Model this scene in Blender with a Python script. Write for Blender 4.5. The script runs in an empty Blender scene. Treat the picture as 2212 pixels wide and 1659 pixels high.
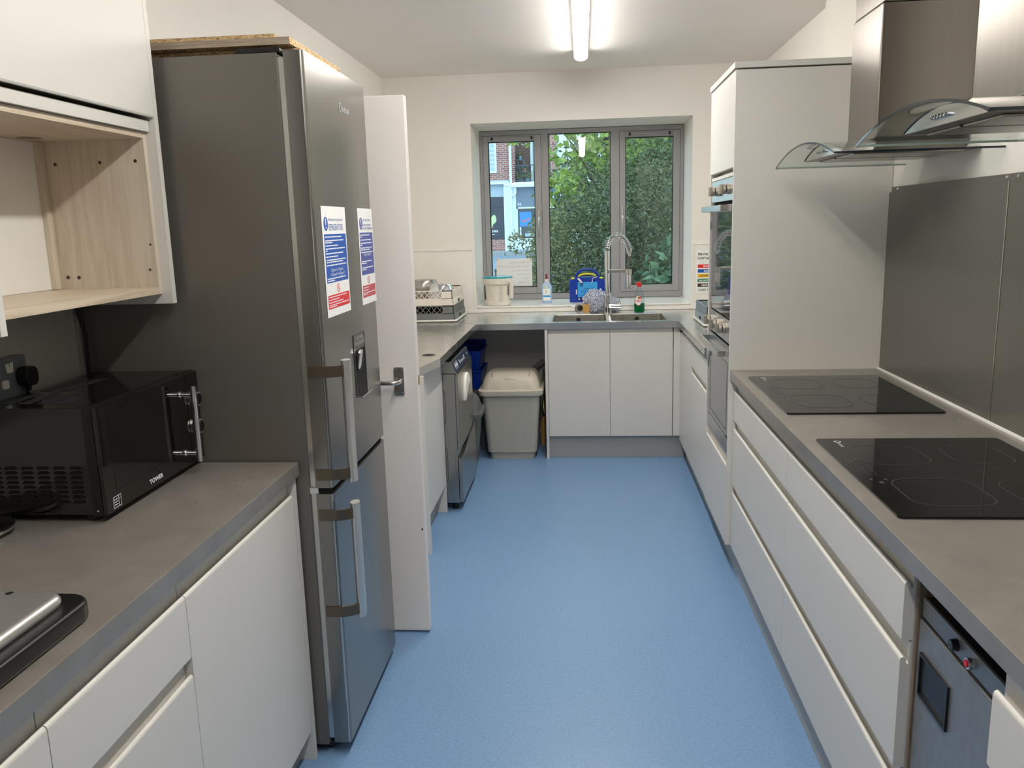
import bpy, bmesh, math, random
from mathutils import Matrix, Vector
random.seed(7)
PI = math.pi
scene = bpy.context.scene
C = scene.collection

# ------------------------------------------------------------------ camera
IMG_W, FPX = 2212.0, 1778.17
yaw, pitch, roll = (math.radians(a) for a in (5.122, -10.951, 1.59))
R = Matrix.Rotation(yaw, 3, 'Z') @ Matrix.Rotation(pitch, 3, 'X') @ Matrix.Rotation(roll, 3, 'Y')
cam_data = bpy.data.cameras.new('camera')
cam_data.sensor_width = 36.0
cam_data.lens = 36.0 * FPX / IMG_W
cam_data.clip_start = 0.02
cam_data.clip_end = 200
cam = bpy.data.objects.new('camera', cam_data)
C.objects.link(cam)
right, fwd, up = R.col[0], R.col[1], R.col[2]
cam.matrix_world = Matrix(((right.x, up.x, -fwd.x, 0), (right.y, up.y, -fwd.y, 0), (right.z, up.z, -fwd.z, 1.54), (0, 0, 0, 1)))
scene.camera = cam

# ------------------------------------------------------------------ world, exposure
world = bpy.data.worlds.new('sky')
scene.world = world
world.use_nodes = True
wn = world.node_tree.nodes
wn['Background'].inputs['Color'].default_value = (0.64, 0.865, 1.0, 1)
wn['Background'].inputs['Strength'].default_value = 0.72
vs = scene.view_settings
vs.view_transform = 'Standard'
vs.look = 'None'
vs.gamma = 1.0
vs.use_curve_mapping = False
vs.exposure = 1.95
scene.cycles.diffuse_bounces = 8
scene.cycles.max_bounces = 14
scene.cycles.transparent_max_bounces = 24
LAMP_STRENGTH = 15.0
LAMP_COLOR = (1.0, 0.965, 0.91)

# ------------------------------------------------------------------ materials
def lin(c):
    c = c / 255.0
    return c / 12.92 if c <= 0.04045 else ((c + 0.055) / 1.055) ** 2.4
def rgb(r, g, b): return (lin(r), lin(g), lin(b), 1.0)

def mat(name, col, rough=0.5, metal=0.0, spec=0.5, noise=None, bump=None, stretch=(1, 1, 1), rnoise=None, coat=0.0, trans=0.0, ior=1.45, alpha=1.0):
    """noise=(scale, amount): colour variation; bump=(scale, strength); rnoise=(scale, amount): roughness variation"""
    m = bpy.data.materials.new(name)
    m.use_nodes = True
    nt = m.node_tree
    b = nt.nodes['Principled BSDF']
    b.inputs['Base Color'].default_value = col
    b.inputs['Roughness'].default_value = rough
    b.inputs['Metallic'].default_value = metal
    b.inputs['Specular IOR Level'].default_value = spec
    b.inputs['Coat Weight'].default_value = coat
    b.inputs['Transmission Weight'].default_value = trans
    b.inputs['IOR'].default_value = ior
    tc = nt.nodes.new('ShaderNodeTexCoord')
    mp = nt.nodes.new('ShaderNodeMapping')
    mp.inputs['Scale'].default_value = stretch
    nt.links.new(tc.outputs['Object'], mp.inputs['Vector'])
    def nz(scale, detail=4):
        n = nt.nodes.new('ShaderNodeTexNoise')
        n.inputs['Scale'].default_value = scale
        n.inputs['Detail'].default_value = detail
        nt.links.new(mp.outputs['Vector'], n.inputs['Vector'])
        return n
    if noise is None: noise = (9.0, 0.03)
    n = nz(noise[0])
    rp = nt.nodes.new('ShaderNodeMapRange')
    rp.inputs['From Min'].default_value = 0.25; rp.inputs['From Max'].default_value = 0.75
    rp.inputs['To Min'].default_value = 1 - noise[1]; rp.inputs['To Max'].default_value = 1 + noise[1]
    nt.links.new(n.outputs['Fac'], rp.inputs['Value'])
    mx = nt.nodes.new('ShaderNodeVectorMath'); mx.operation = 'SCALE'
    mx.inputs[0].default_value = col[:3]
    nt.links.new(rp.outputs['Result'], mx.inputs['Scale'])
    nt.links.new(mx.outputs['Vector'], b.inputs['Base Color'])
    if bump:
        n2 = nz(bump[0], 3)
        bp = nt.nodes.new('ShaderNodeBump')
        bp.inputs['Strength'].default_value = bump[1]
        bp.inputs['Distance'].default_value = 0.002
        nt.links.new(n2.outputs['Fac'], bp.inputs['Height'])
        nt.links.new(bp.outputs['Normal'], b.inputs['Normal'])
    if rnoise:
        n3 = nz(rnoise[0])
        r2 = nt.nodes.new('ShaderNodeMapRange')
        r2.inputs['To Min'].default_value = max(0.02, rough - rnoise[1]); r2.inputs['To Max'].default_value = rough + rnoise[1]
        nt.links.new(n3.outputs['Fac'], r2.inputs['Value'])
        nt.links.new(r2.outputs['Result'], b.inputs['Roughness'])
    return m

def glass_mat(name, tint, gloss=1.0, rough=0.0):
    m = bpy.data.materials.new(name); m.use_nodes = True
    nt = m.node_tree; nt.nodes.clear()
    out = nt.nodes.new('ShaderNodeOutputMaterial')
    tr = nt.nodes.new('ShaderNodeBsdfTransparent'); tr.inputs['Color'].default_value = tint
    gl = nt.nodes.new('ShaderNodeBsdfGlossy'); gl.inputs['Roughness'].default_value = rough
    gl.inputs['Color'].default_value = (gloss, gloss, gloss, 1)
    fr = nt.nodes.new('ShaderNodeFresnel'); fr.inputs['IOR'].default_value = 1.5
    ge = nt.nodes.new('ShaderNodeNewGeometry'); io = nt.nodes.new('ShaderNodeMapRange')
    io.inputs['To Min'].default_value = 1.5; io.inputs['To Max'].default_value = 1 / 1.5
    nt.links.new(ge.outputs['Backfacing'], io.inputs['Value']); nt.links.new(io.outputs['Result'], fr.inputs['IOR'])
    mx = nt.nodes.new('ShaderNodeMixShader')
    nt.links.new(fr.outputs['Fac'], mx.inputs['Fac'])
    nt.links.new(tr.outputs['BSDF'], mx.inputs[1]); nt.links.new(gl.outputs['BSDF'], mx.inputs[2])
    nt.links.new(mx.outputs['Shader'], out.inputs['Surface'])
    return m

def emit_mat(name, col, s):
    m = bpy.data.materials.new(name); m.use_nodes = True
    nt = m.node_tree; nt.nodes.clear()
    out = nt.nodes.new('ShaderNodeOutputMaterial')
    e = nt.nodes.new('ShaderNodeEmission'); e.inputs['Color'].default_value = (*col, 1); e.inputs['Strength'].default_value = s
    nt.links.new(e.outputs['Emission'], out.inputs['Surface'])
    return m

def wood_mat(name, c1, c2, stretch):
    m = mat(name, c1, 0.42)
    nt = m.node_tree; b = nt.nodes['Principled BSDF']
    tc = nt.nodes.new('ShaderNodeTexCoord'); mp = nt.nodes.new('ShaderNodeMapping'); mp.inputs['Scale'].default_value = stretch
    nt.links.new(tc.outputs['Object'], mp.inputs['Vector'])
    n = nt.nodes.new('ShaderNodeTexNoise'); n.inputs['Scale'].default_value = 6; n.inputs['Detail'].default_value = 6; n.inputs['Distortion'].default_value = 0.8
    nt.links.new(mp.outputs['Vector'], n.inputs['Vector'])
    cr = nt.nodes.new('ShaderNodeValToRGB')
    cr.color_ramp.elements[0].position = 0.33; cr.color_ramp.elements[0].color = c2
    cr.color_ramp.elements[1].position = 0.62; cr.color_ramp.elements[1].color = c1
    nt.links.new(n.outputs['Fac'], cr.inputs['Fac']); nt.links.new(cr.outputs['Color'], b.inputs['Base Color'])
    return m

def flake_mat(name):
    m = mat(name, rgb(200, 170, 125), 0.8)
    nt = m.node_tree; b = nt.nodes['Principled BSDF']
    tc = nt.nodes.new('ShaderNodeTexCoord'); mp = nt.nodes.new('ShaderNodeMapping'); mp.inputs['Scale'].default_value = (90, 90, 260)
    nt.links.new(tc.outputs['Object'], mp.inputs['Vector'])
    v = nt.nodes.new('ShaderNodeTexVoronoi'); v.inputs['Scale'].default_value = 1.6
    nt.links.new(mp.outputs['Vector'], v.inputs['Vector'])
    cr = nt.nodes.new('ShaderNodeValToRGB')
    e = cr.color_ramp.elements
    e[0].position = 0.0; e[0].color = rgb(128, 96, 62); e[1].position = 1.0; e[1].color = rgb(222, 196, 152)
    k = e.new(0.35); k.color = rgb(196, 164, 118)
    sep = nt.nodes.new('ShaderNodeSeparateColor')
    nt.links.new(v.outputs['Color'], sep.inputs['Color']); nt.links.new(sep.outputs['Red'], cr.inputs['Fac'])
    nt.links.new(cr.outputs['Color'], b.inputs['Base Color'])
    return m

def brick_mat(name, c1, c2, mortar, scale=1.0):
    m = mat(name, c1, 0.85)
    nt = m.node_tree; b = nt.nodes['Principled BSDF']
    tc = nt.nodes.new('ShaderNodeTexCoord'); mp = nt.nodes.new('ShaderNodeMapping')
    mp.inputs['Rotation'].default_value = (PI / 2, 0, 0)
    nt.links.new(tc.outputs['Object'], mp.inputs['Vector'])
    bt = nt.nodes.new('ShaderNodeTexBrick')
    bt.inputs['Color1'].default_value = c1; bt.inputs['Color2'].default_value = c2; bt.inputs['Mortar'].default_value = mortar
    bt.inputs['Scale'].default_value = scale; bt.inputs['Mortar Size'].default_value = 0.012
    bt.inputs['Brick Width'].default_value = 0.24; bt.inputs['Row Height'].default_value = 0.085
    nt.links.new(mp.outputs['Vector'], bt.inputs['Vector']); nt.links.new(bt.outputs['Color'], b.inputs['Base Color'])
    return m

def leaf_mat(name, c1, c2):
    m = mat(name, c1, 0.30)
    nt = m.node_tree; b = nt.nodes['Principled BSDF']
    g = nt.nodes.new('ShaderNodeNewGeometry')
    cr = nt.nodes.new('ShaderNodeValToRGB')
    cr.color_ramp.elements[0].color = c1; cr.color_ramp.elements[1].color = c2
    nt.links.new(g.outputs['Random Per Island'], cr.inputs['Fac']); nt.links.new(cr.outputs['Color'], b.inputs['Base Color'])
    b.inputs['Subsurface Weight'].default_value = 0.0
    tr = nt.nodes.new('ShaderNodeBsdfTranslucent'); nt.links.new(cr.outputs['Color'], tr.inputs['Color'])
    mx = nt.nodes.new('ShaderNodeMixShader'); mx.inputs['Fac'].default_value = 0.25
    out = nt.nodes['Material Output']
    nt.links.new(b.outputs['BSDF'], mx.inputs[1]); nt.links.new(tr.outputs['BSDF'], mx.inputs[2]); nt.links.new(mx.outputs['Shader'], out.inputs['Surface'])
    return m

def check_mat(name):
    m = mat(name, rgb(190, 196, 214), 0.9)
    nt = m.node_tree; b = nt.nodes['Principled BSDF']
    tc = nt.nodes.new('ShaderNodeTexCoord')
    ck = nt.nodes.new('ShaderNodeTexChecker'); ck.inputs['Scale'].default_value = 150
    ck.inputs['Color1'].default_value = rgb(226, 228, 232); ck.inputs['Color2'].default_value = rgb(74, 92, 138)
    nt.links.new(tc.outputs['Object'], ck.inputs['Vector']); nt.links.new(ck.outputs['Color'], b.inputs['Base Color'])
    return m

M = {}
M['wall'] = mat('wall_paint', rgb(232, 228, 221), 0.75, bump=(220, 0.06), noise=(3, 0.015))
M['ceiling'] = mat('ceiling_paint', rgb(228, 223, 218), 0.9, noise=(2, 0.02), bump=(150, 0.05))
M['floor'] = mat('blue_vinyl', rgb(115, 149, 187), 0.36, noise=(110, 0.12), bump=(260, 0.15), rnoise=(4, 0.07))
M['cab'] = mat('cabinet_grey', rgb(214, 211, 204), 0.42, noise=(5, 0.012))
M['cabside'] = mat('cabinet_side_grey', rgb(206, 203, 196), 0.45, noise=(5, 0.012))
M['plinth'] = mat('plinth_grey', rgb(160, 160, 158), 0.4)
M['worktop'] = mat('grey_worktop', rgb(156, 150, 142), 0.30, metal=0.5, noise=(14, 0.10), bump=(500, 0.05), rnoise=(8, 0.07))
M['steel'] = mat('brushed_steel', rgb(206, 206, 204), 0.30, metal=1.0, noise=(10, 0.05), rnoise=(14, 0.07))
M['steel_top'] = mat('worktop_steel', rgb(212, 211, 208), 0.25, metal=1.0, noise=(10, 0.05), rnoise=(14, 0.08))
M['steel_sink'] = mat('sink_steel', rgb(186, 182, 174), 0.30, metal=1.0, rnoise=(20, 0.08))
M['steel_app'] = mat('appliance_steel', rgb(168, 164, 158), 0.27, metal=1.0, noise=(60, 0.04), stretch=(1, 1, 0.05))
M['steel_dark'] = mat('dark_steel', rgb(120, 118, 114), 0.3, metal=1.0)
M['chrome'] = mat('chrome', rgb(225, 225, 228), 0.07, metal=1.0)
M['satin'] = mat('satin_metal', rgb(205, 203, 198), 0.22, metal=1.0)
M['fridge'] = mat('fridge_silver', rgb(142, 139, 133), 0.25, metal=0.9, noise=(40, 0.02), stretch=(1, 1, 0.05))
M['fridge_side'] = mat('fridge_side_grey', rgb(112, 108, 101), 0.33, metal=0.35, bump=(700, 0.08))
M['washer_steel'] = mat('scratched_washer_steel', rgb(150, 150, 150), 0.42, metal=0.7, noise=(40, 0.08), rnoise=(60, 0.1))
M['knob'] = mat('knob_metal', rgb(176, 168, 154), 0.42, metal=0.7)
M['steel_hood'] = mat('hood_steel', rgb(140, 134, 127), 0.31, metal=1.0, noise=(60, 0.04), stretch=(1, 1, 0.05))
M['handle_alu'] = mat('handle_aluminium', rgb(214, 213, 210), 0.32, metal=0.85)
M['black_matte'] = mat('black_matte', rgb(14, 14, 14), 0.7, spec=0.2)
M['bracket'] = mat('bronze_bracket', rgb(112, 100, 86), 0.3, metal=0.8)
M['splash'] = mat('dark_grey_splashback', rgb(104, 102, 95), 0.2, metal=0.25, noise=(5, 0.02))
M['splash_l'] = mat('grey_splashback', rgb(196, 192, 184), 0.26, metal=0.25)
M['silicone'] = mat('white_sealant', rgb(228, 226, 222), 0.5)
M['black_glass'] = mat('black_glass', rgb(12, 12, 12), 0.05, spec=0.6)
M['black'] = mat('black_plastic', rgb(18, 18, 18), 0.35)
M['black_gloss'] = mat('black_gloss', rgb(16, 15, 13), 0.07, spec=0.9)
M['void'] = mat('dark_recess', rgb(10, 10, 11), 0.9)
M['oven_glass'] = mat('oven_glass', rgb(52, 54, 56), 0.04, spec=0.9, coat=0.6)
M['hob_line'] = mat('hob_print', rgb(62, 61, 58), 0.4)
M['white'] = mat('white_plastic', rgb(232, 230, 224), 0.4)
M['white_gloss'] = mat('white_gloss', rgb(236, 233, 226), 0.22)
M['door'] = mat('door_gloss_paint', rgb(236, 230, 224), 0.3, noise=(4, 0.015), bump=(30, 0.04))
M['paper'] = mat('paper', rgb(240, 240, 238), 0.5)
M['blue_print'] = mat('blue_print', rgb(14, 84, 176), 0.35)
M['violet_print'] = mat('violet_blue_print', rgb(58, 76, 160), 0.35)
M['red_print'] = mat('red_print', rgb(222, 40, 44), 0.35)
M['red2_print'] = mat('faded_red_print', rgb(196, 70, 78), 0.35)
M['text_white'] = mat('white_ink', rgb(235, 238, 242), 0.5)
M['text_dark'] = mat('black_ink', rgb(26, 24, 24), 0.5)
M['text_grey'] = mat('grey_ink', rgb(190, 190, 190), 0.6)
M['text_faint'] = mat('faint_ink', rgb(205, 206, 208), 0.6)
M['text_navy'] = mat('navy_ink', rgb(34, 60, 130), 0.5)
M['yellow_print'] = mat('yellow_print', rgb(240, 184, 20), 0.4)
M['green_print'] = mat('green_print', rgb(10, 128, 70), 0.4)
M['brown_print'] = mat('brown_print', rgb(66, 46, 40), 0.4)
M['wood'] = wood_mat('light_oak_laminate', rgb(210, 199, 182), rgb(194, 181, 162), (9, 9, 0.6))
M['wood_h'] = wood_mat('light_oak_laminate_flat', rgb(210, 195, 172), rgb(190, 173, 149), (14, 0.7, 14))
M['walnut'] = wood_mat('walnut_edge', rgb(140, 122, 104), rgb(108, 92, 76), (14, 14, 1))
M['chip'] = flake_mat('chipboard')
M['grey_edge'] = wood_mat('grey_wood_edge', rgb(176, 160, 140), rgb(140, 124, 108), (1.5, 1.5, 60))
M['frame'] = mat('window_frame_grey', rgb(164, 162, 162), 0.36)
M['glass'] = glass_mat('window_glass', (0.93, 0.985, 0.97, 1), 1.0)
M['hood_glass'] = glass_mat('hood_glass', (0.93, 0.965, 0.95, 1), 1.0)
M['glass_edge'] = mat('glass_edge', rgb(24, 34, 40), 0.1)
M['glass_edge_pale'] = mat('glass_edge_pale', rgb(140, 156, 150), 0.1)
M['teal'] = mat('teal_plastic', rgb(52, 158, 172), 0.16)
M['kettle'] = mat('cream_plastic', rgb(226, 220, 206), 0.35)
M['greyp'] = mat('grey_plastic', rgb(112, 118, 124), 0.3)
M['bin'] = mat('bin_grey', rgb(178, 174, 162), 0.45, noise=(30, 0.03))
M['bin_lid'] = mat('bin_lid_grey', rgb(196, 188, 172), 0.42, noise=(12, 0.06))
M['bin_dark'] = mat('bin_charcoal', rgb(92, 94, 92), 0.4)
M['crate_blue'] = mat('crate_blue', rgb(10, 60, 170), 0.35)
M['kit_blue'] = mat('first_aid_blue', rgb(22, 58, 160), 0.35)
M['kit_yellow'] = mat('clip_yellow', rgb(226, 214, 60), 0.4)
M['kit_cyan'] = mat('label_cyan', rgb(60, 160, 224), 0.4)
M['kit_navy'] = mat('label_navy', rgb(26, 34, 84), 0.4)
M['rack_grey'] = mat('rack_grey', rgb(112, 114, 112), 0.5)
M['rack_white'] = mat('rack_cream', rgb(226, 218, 206), 0.5)
M['rack_blue'] = mat('rack_bluegrey', rgb(132, 144, 152), 0.5)
M['cloth'] = check_mat('check_cloth')
M['sponge'] = mat('sponge_tan', rgb(196, 150, 84), 0.95, bump=(300, 0.6))
M['scour'] = mat('scourer_green', rgb(120, 140, 120), 0.95)
M['bottle'] = glass_mat('clear_bottle', (0.86, 0.92, 0.95, 1), 1.0)
M['gel'] = mat('clear_blue_gel', rgb(176, 202, 232), 0.15)
M['green_liquid'] = mat('green_liquid', rgb(0, 104, 52), 0.12)
M['red_cap'] = mat('red_cap', rgb(214, 34, 36), 0.35)
M['maroon_cap'] = mat('maroon_cap', rgb(140, 24, 44), 0.35)
M['orange'] = mat('orange_print', rgb(228, 110, 40), 0.4)
M['led'] = mat('red_indicator', rgb(196, 16, 40), 0.2)
M['panel_navy'] = mat('control_navy', rgb(44, 54, 74), 0.3)
M['pipe_grey'] = mat('waste_pipe_grey', rgb(150, 148, 142), 0.5)
M['brass'] = mat('brass', rgb(200, 180, 120), 0.25, metal=1.0)
M['tube'] = emit_mat('lamp_diffuser', LAMP_COLOR, LAMP_STRENGTH)
M['lamp_body'] = mat('lamp_white_metal', rgb(236, 236, 234), 0.4)
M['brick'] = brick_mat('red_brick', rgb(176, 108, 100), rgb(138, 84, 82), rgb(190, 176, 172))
M['brick_shade'] = brick_mat('shaded_brick', rgb(120, 82, 76), rgb(96, 70, 66), rgb(128, 112, 108))  # darkened copy of the brick: balcony recess shade put into the colour
M['ext_white'] = mat('exterior_white', rgb(226, 232, 236), 0.6)
M['ext_pale'] = mat('exterior_pale_grey', rgb(176, 190, 204), 0.6)
M['ext_fascia'] = mat('fascia_slate', rgb(112, 128, 148), 0.5)
M['ext_dark'] = mat('shop_glass_dark', rgb(38, 52, 72), 0.15)
M['ext_glass'] = mat('shop_glass', rgb(60, 76, 88), 0.1)
M['ext_cream'] = mat('cream_vinyl', rgb(206, 216, 168), 0.5)
M['ext_poster'] = mat('blue_poster', rgb(50, 140, 214), 0.4)
M['ext_pink'] = mat('pink_print', rgb(190, 120, 150), 0.4)
M['asphalt'] = mat('asphalt', rgb(120, 132, 150), 0.8, noise=(6, 0.08))
M['pave'] = mat('paving', rgb(140, 148, 158), 0.8, noise=(4, 0.08))
M['kerbstone'] = mat('kerbstone', rgb(150, 154, 158), 0.85, noise=(12, 0.12))
M['soil'] = mat('soil', rgb(60, 66, 50), 0.95, noise=(6, 0.3))
M['iron'] = mat('iron_rail', rgb(70, 80, 92), 0.5)
M['zinc'] = mat('zinc_pot', rgb(120, 146, 160), 0.4)
M['terracotta'] = mat('terracotta', rgb(170, 110, 90), 0.7)
M['bark'] = mat('bark', rgb(74, 62, 52), 0.9, noise=(20, 0.25))
M['bark_pale'] = mat('pale_bark', rgb(130, 118, 104), 0.9, noise=(20, 0.25))
M['leaf_dark'] = leaf_mat('evergreen_leaf', rgb(44, 62, 40), rgb(128, 138, 100))
M['leaf_mid'] = leaf_mat('olive_leaf', rgb(70, 86, 50), rgb(156, 152, 104))
M['leaf_lime'] = leaf_mat('lime_leaf', rgb(112, 138, 66), rgb(186, 200, 110))
M['leaf_broad'] = leaf_mat('broad_leaf', rgb(58, 92, 66), rgb(120, 150, 116))

# ------------------------------------------------------------------ mesh building
class MB:
    def __init__(s): s.v = []; s.f = []
    def add(s, vs, fs):
        o = len(s.v); s.v += [tuple(v) for v in vs]; s.f += [tuple(i + o for i in f) for f in fs]; return s
    def box(s, x0, x1, y0, y1, z0, z1):
        if x0 > x1: x0, x1 = x1, x0
        if y0 > y1: y0, y1 = y1, y0
        if z0 > z1: z0, z1 = z1, z0
        return s.add([(x0, y0, z0), (x1, y0, z0), (x1, y1, z0), (x0, y1, z0), (x0, y0, z1), (x1, y0, z1), (x1, y1, z1), (x0, y1, z1)],
                     [(0, 3, 2, 1), (4, 5, 6, 7), (0, 1, 5, 4), (1, 2, 6, 5), (2, 3, 7, 6), (3, 0, 4, 7)])
    def prism(s, poly, fn, a, b):
        """poly: 2-D points; fn(p, q, t) -> xyz; extruded from t=a to t=b"""
        n = len(poly)
        vs = [fn(p[0], p[1], a) for p in poly] + [fn(p[0], p[1], b) for p in poly]
        fs = [tuple(range(n))[::-1], tuple(range(n, 2 * n))] + [(i, (i + 1) % n, n + (i + 1) % n, n + i) for i in range(n)]
        return s.add(vs, fs)
    def cyl(s, p0, p1, r0, r1=None, seg=20, cap=True):
        r1 = r0 if r1 is None else r1
        p0, p1 = Vector(p0), Vector(p1); d = (p1 - p0).normalized()
        u = d.orthogonal().normalized(); w = d.cross(u)
        vs = []
        for p, r in ((p0, r0), (p1, r1)):
            vs += [p + (u * math.cos(2 * PI * i / seg) + w * math.sin(2 * PI * i / seg)) * r for i in range(seg)]
        fs = [(i, (i + 1) % seg, seg + (i + 1) % seg, seg + i) for i in range(seg)]
        if cap: fs += [tuple(range(seg))[::-1], tuple(range(seg, 2 * seg))]
        return s.add(vs, fs)
    def lathe(s, prof, c=(0, 0, 0), seg=28, sx=1.0, sy=1.0, close=True):
        """prof [(r,z)...] bottom to top"""
        vs = []
        for r, z in prof:
            vs += [(c[0] + sx * r * math.cos(2 * PI * i / seg), c[1] + sy * r * math.sin(2 * PI * i / seg), c[2] + z) for i in range(seg)]
        fs = []
        for k in range(len(prof) - 1):
            fs += [(k * seg + i, k * seg + (i + 1) % seg, (k + 1) * seg + (i + 1) % seg, (k + 1) * seg + i) for i in range(seg)]
        if close:
            fs += [tuple(range(seg))[::-1], tuple(range((len(prof) - 1) * seg, len(prof) * seg))]
        return s.add(vs, fs)
    def tube(s, pts, r, seg=8, cap=True):
        pts = [Vector(p) for p in pts]; n = len(pts)
        rs = r if isinstance(r, (list, tuple)) else [r] * n
        vs = []; prev = None
        for i, p in enumerate(pts):
            d = (pts[min(i + 1, n - 1)] - pts[max(i - 1, 0)]).normalized()
            u = d.orthogonal().normalized() if prev is None else (prev - d * prev.dot(d)).normalized()
            prev = u; w = d.cross(u)
            vs += [p + (u * math.cos(2 * PI * k / seg) + w * math.sin(2 * PI * k / seg)) * rs[i] for k in range(seg)]
        fs = []
        for i in range(n - 1):
            fs += [(i * seg + k, i * seg + (k + 1) % seg, (i + 1) * seg + (k + 1) % seg, (i + 1) * seg + k) for k in range(seg)]
        if cap: fs += [tuple(range(seg))[::-1], tuple(range((n - 1) * seg, n * seg))]
        return s.add(vs, fs)
    def loft(s, rings, cap=True):
        n = len(rings[0]); vs = [p for r in rings for p in r]; fs = []
        for k in range(len(rings) - 1):
            fs += [(k * n + i, k * n + (i + 1) % n, (k + 1) * n + (i + 1) % n, (k + 1) * n + i) for i in range(n)]
        if cap: fs += [tuple(range(n))[::-1], tuple(range((len(rings) - 1) * n, len(rings) * n))]
        return s.add(vs, fs)
    def build(s, name, m, parent=None, bevel=0.0, smooth=None, seg=2, **tags):
        me = bpy.data.meshes.new(name)
        vs = [Vector(v) for v in s.v]
        off = Vector((0, 0, 0))
        if parent is None and vs:
            xs = [v.x for v in vs]; ys = [v.y for v in vs]; zs = [v.z for v in vs]
            off = Vector(((min(xs) + max(xs)) / 2, (min(ys) + max(ys)) / 2, min(zs)))
        elif parent is not None:
            off = wloc(parent)
        me.from_pydata([v - off for v in vs], [], s.f)
        bm = bmesh.new(); bm.from_mesh(me)
        bmesh.ops.recalc_face_normals(bm, faces=bm.faces)
        if bevel > 0:
            es = [e for e in bm.edges if len(e.link_faces) == 2 and e.calc_face_angle(0) > math.radians(35)]
            bmesh.ops.bevel(bm, geom=es, offset=bevel, segments=seg, profile=0.5, affect='EDGES', clamp_overlap=True)
        bm.to_mesh(me); bm.free()
        if smooth is None: smooth = bevel > 0
        if smooth:
            for p in me.polygons: p.use_smooth = True
            me.set_sharp_from_angle(angle=math.radians(38))
        me.materials.append(M[m] if isinstance(m, str) else m)
        o = bpy.data.objects.new(name, me); C.objects.link(o)
        if smooth:
            wnm = o.modifiers.new('weighted_normal', 'WEIGHTED_NORMAL'); wnm.keep_sharp = True; wnm.weight = 50
        if parent is None: o.location = off
        else: o.parent = parent
        for k, v in tags.items(): o[k] = v
        return o

_wl = {}
def wloc(o):
    return Vector((0, 0, 0)) + (o.location if o.parent is None else wloc(o.parent) + o.location)

def thing(name, label, cat, loc, group=None):
    o = bpy.data.objects.new(name, None); C.objects.link(o)
    o.location = loc; o.empty_display_size = 0.05
    o['label'] = label; o['category'] = cat
    if group: o['group'] = group
    return o
def tag(o, label, cat, group=None):
    o['label'] = label; o['category'] = cat
    if group: o['group'] = group
    return o
def struct(name, mb, m, parent=None, **k):
    o = mb.build(name, m, parent, **k)
    if parent is None: o['kind'] = 'structure'
    return o
def box(name, m, parent, x0, x1, y0, y1, z0, z1, bevel=0.0015, **k):
    return MB().box(x0, x1, y0, y1, z0, z1).build(name, m, parent, bevel=bevel, **k)

def rrect(w, h, r, n=5, cx=0, cy=0):
    pts = []
    for (sx, sy, a0) in ((1, 1, 0), (-1, 1, 90), (-1, -1, 180), (1, -1, 270)):
        for i in range(n + 1):
            a = math.radians(a0 + 90 * i / n)
            pts.append((cx + sx * (w / 2 - r) + r * math.cos(a), cy + sy * (h / 2 - r) + r * math.sin(a)))
    return pts

def text(name, body, size, m, parent, origin, rt, upv, align='LEFT', sx=1.0, bold=0.0):
    cu = bpy.data.curves.new(name, 'FONT')
    cu.body = body; cu.size = size; cu.align_x = align; cu.resolution_u = 2; cu.offset = bold
    tmp = bpy.data.objects.new(name, cu); C.objects.link(tmp)
    dg = bpy.context.evaluated_depsgraph_get()
    me = bpy.data.meshes.new_from_object(tmp.evaluated_get(dg))
    bpy.data.objects.remove(tmp); bpy.data.curves.remove(cu)
    rt, upv, origin = Vector(rt), Vector(upv), Vector(origin)
    off = wloc(parent)
    for v in me.vertices:
        v.co = origin + rt * v.co.x * sx + upv * v.co.y - off
    me.materials.clear(); me.materials.append(M[m])
    o = bpy.data.objects.new(name, me); C.objects.link(o); o.parent = parent
    return o

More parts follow.
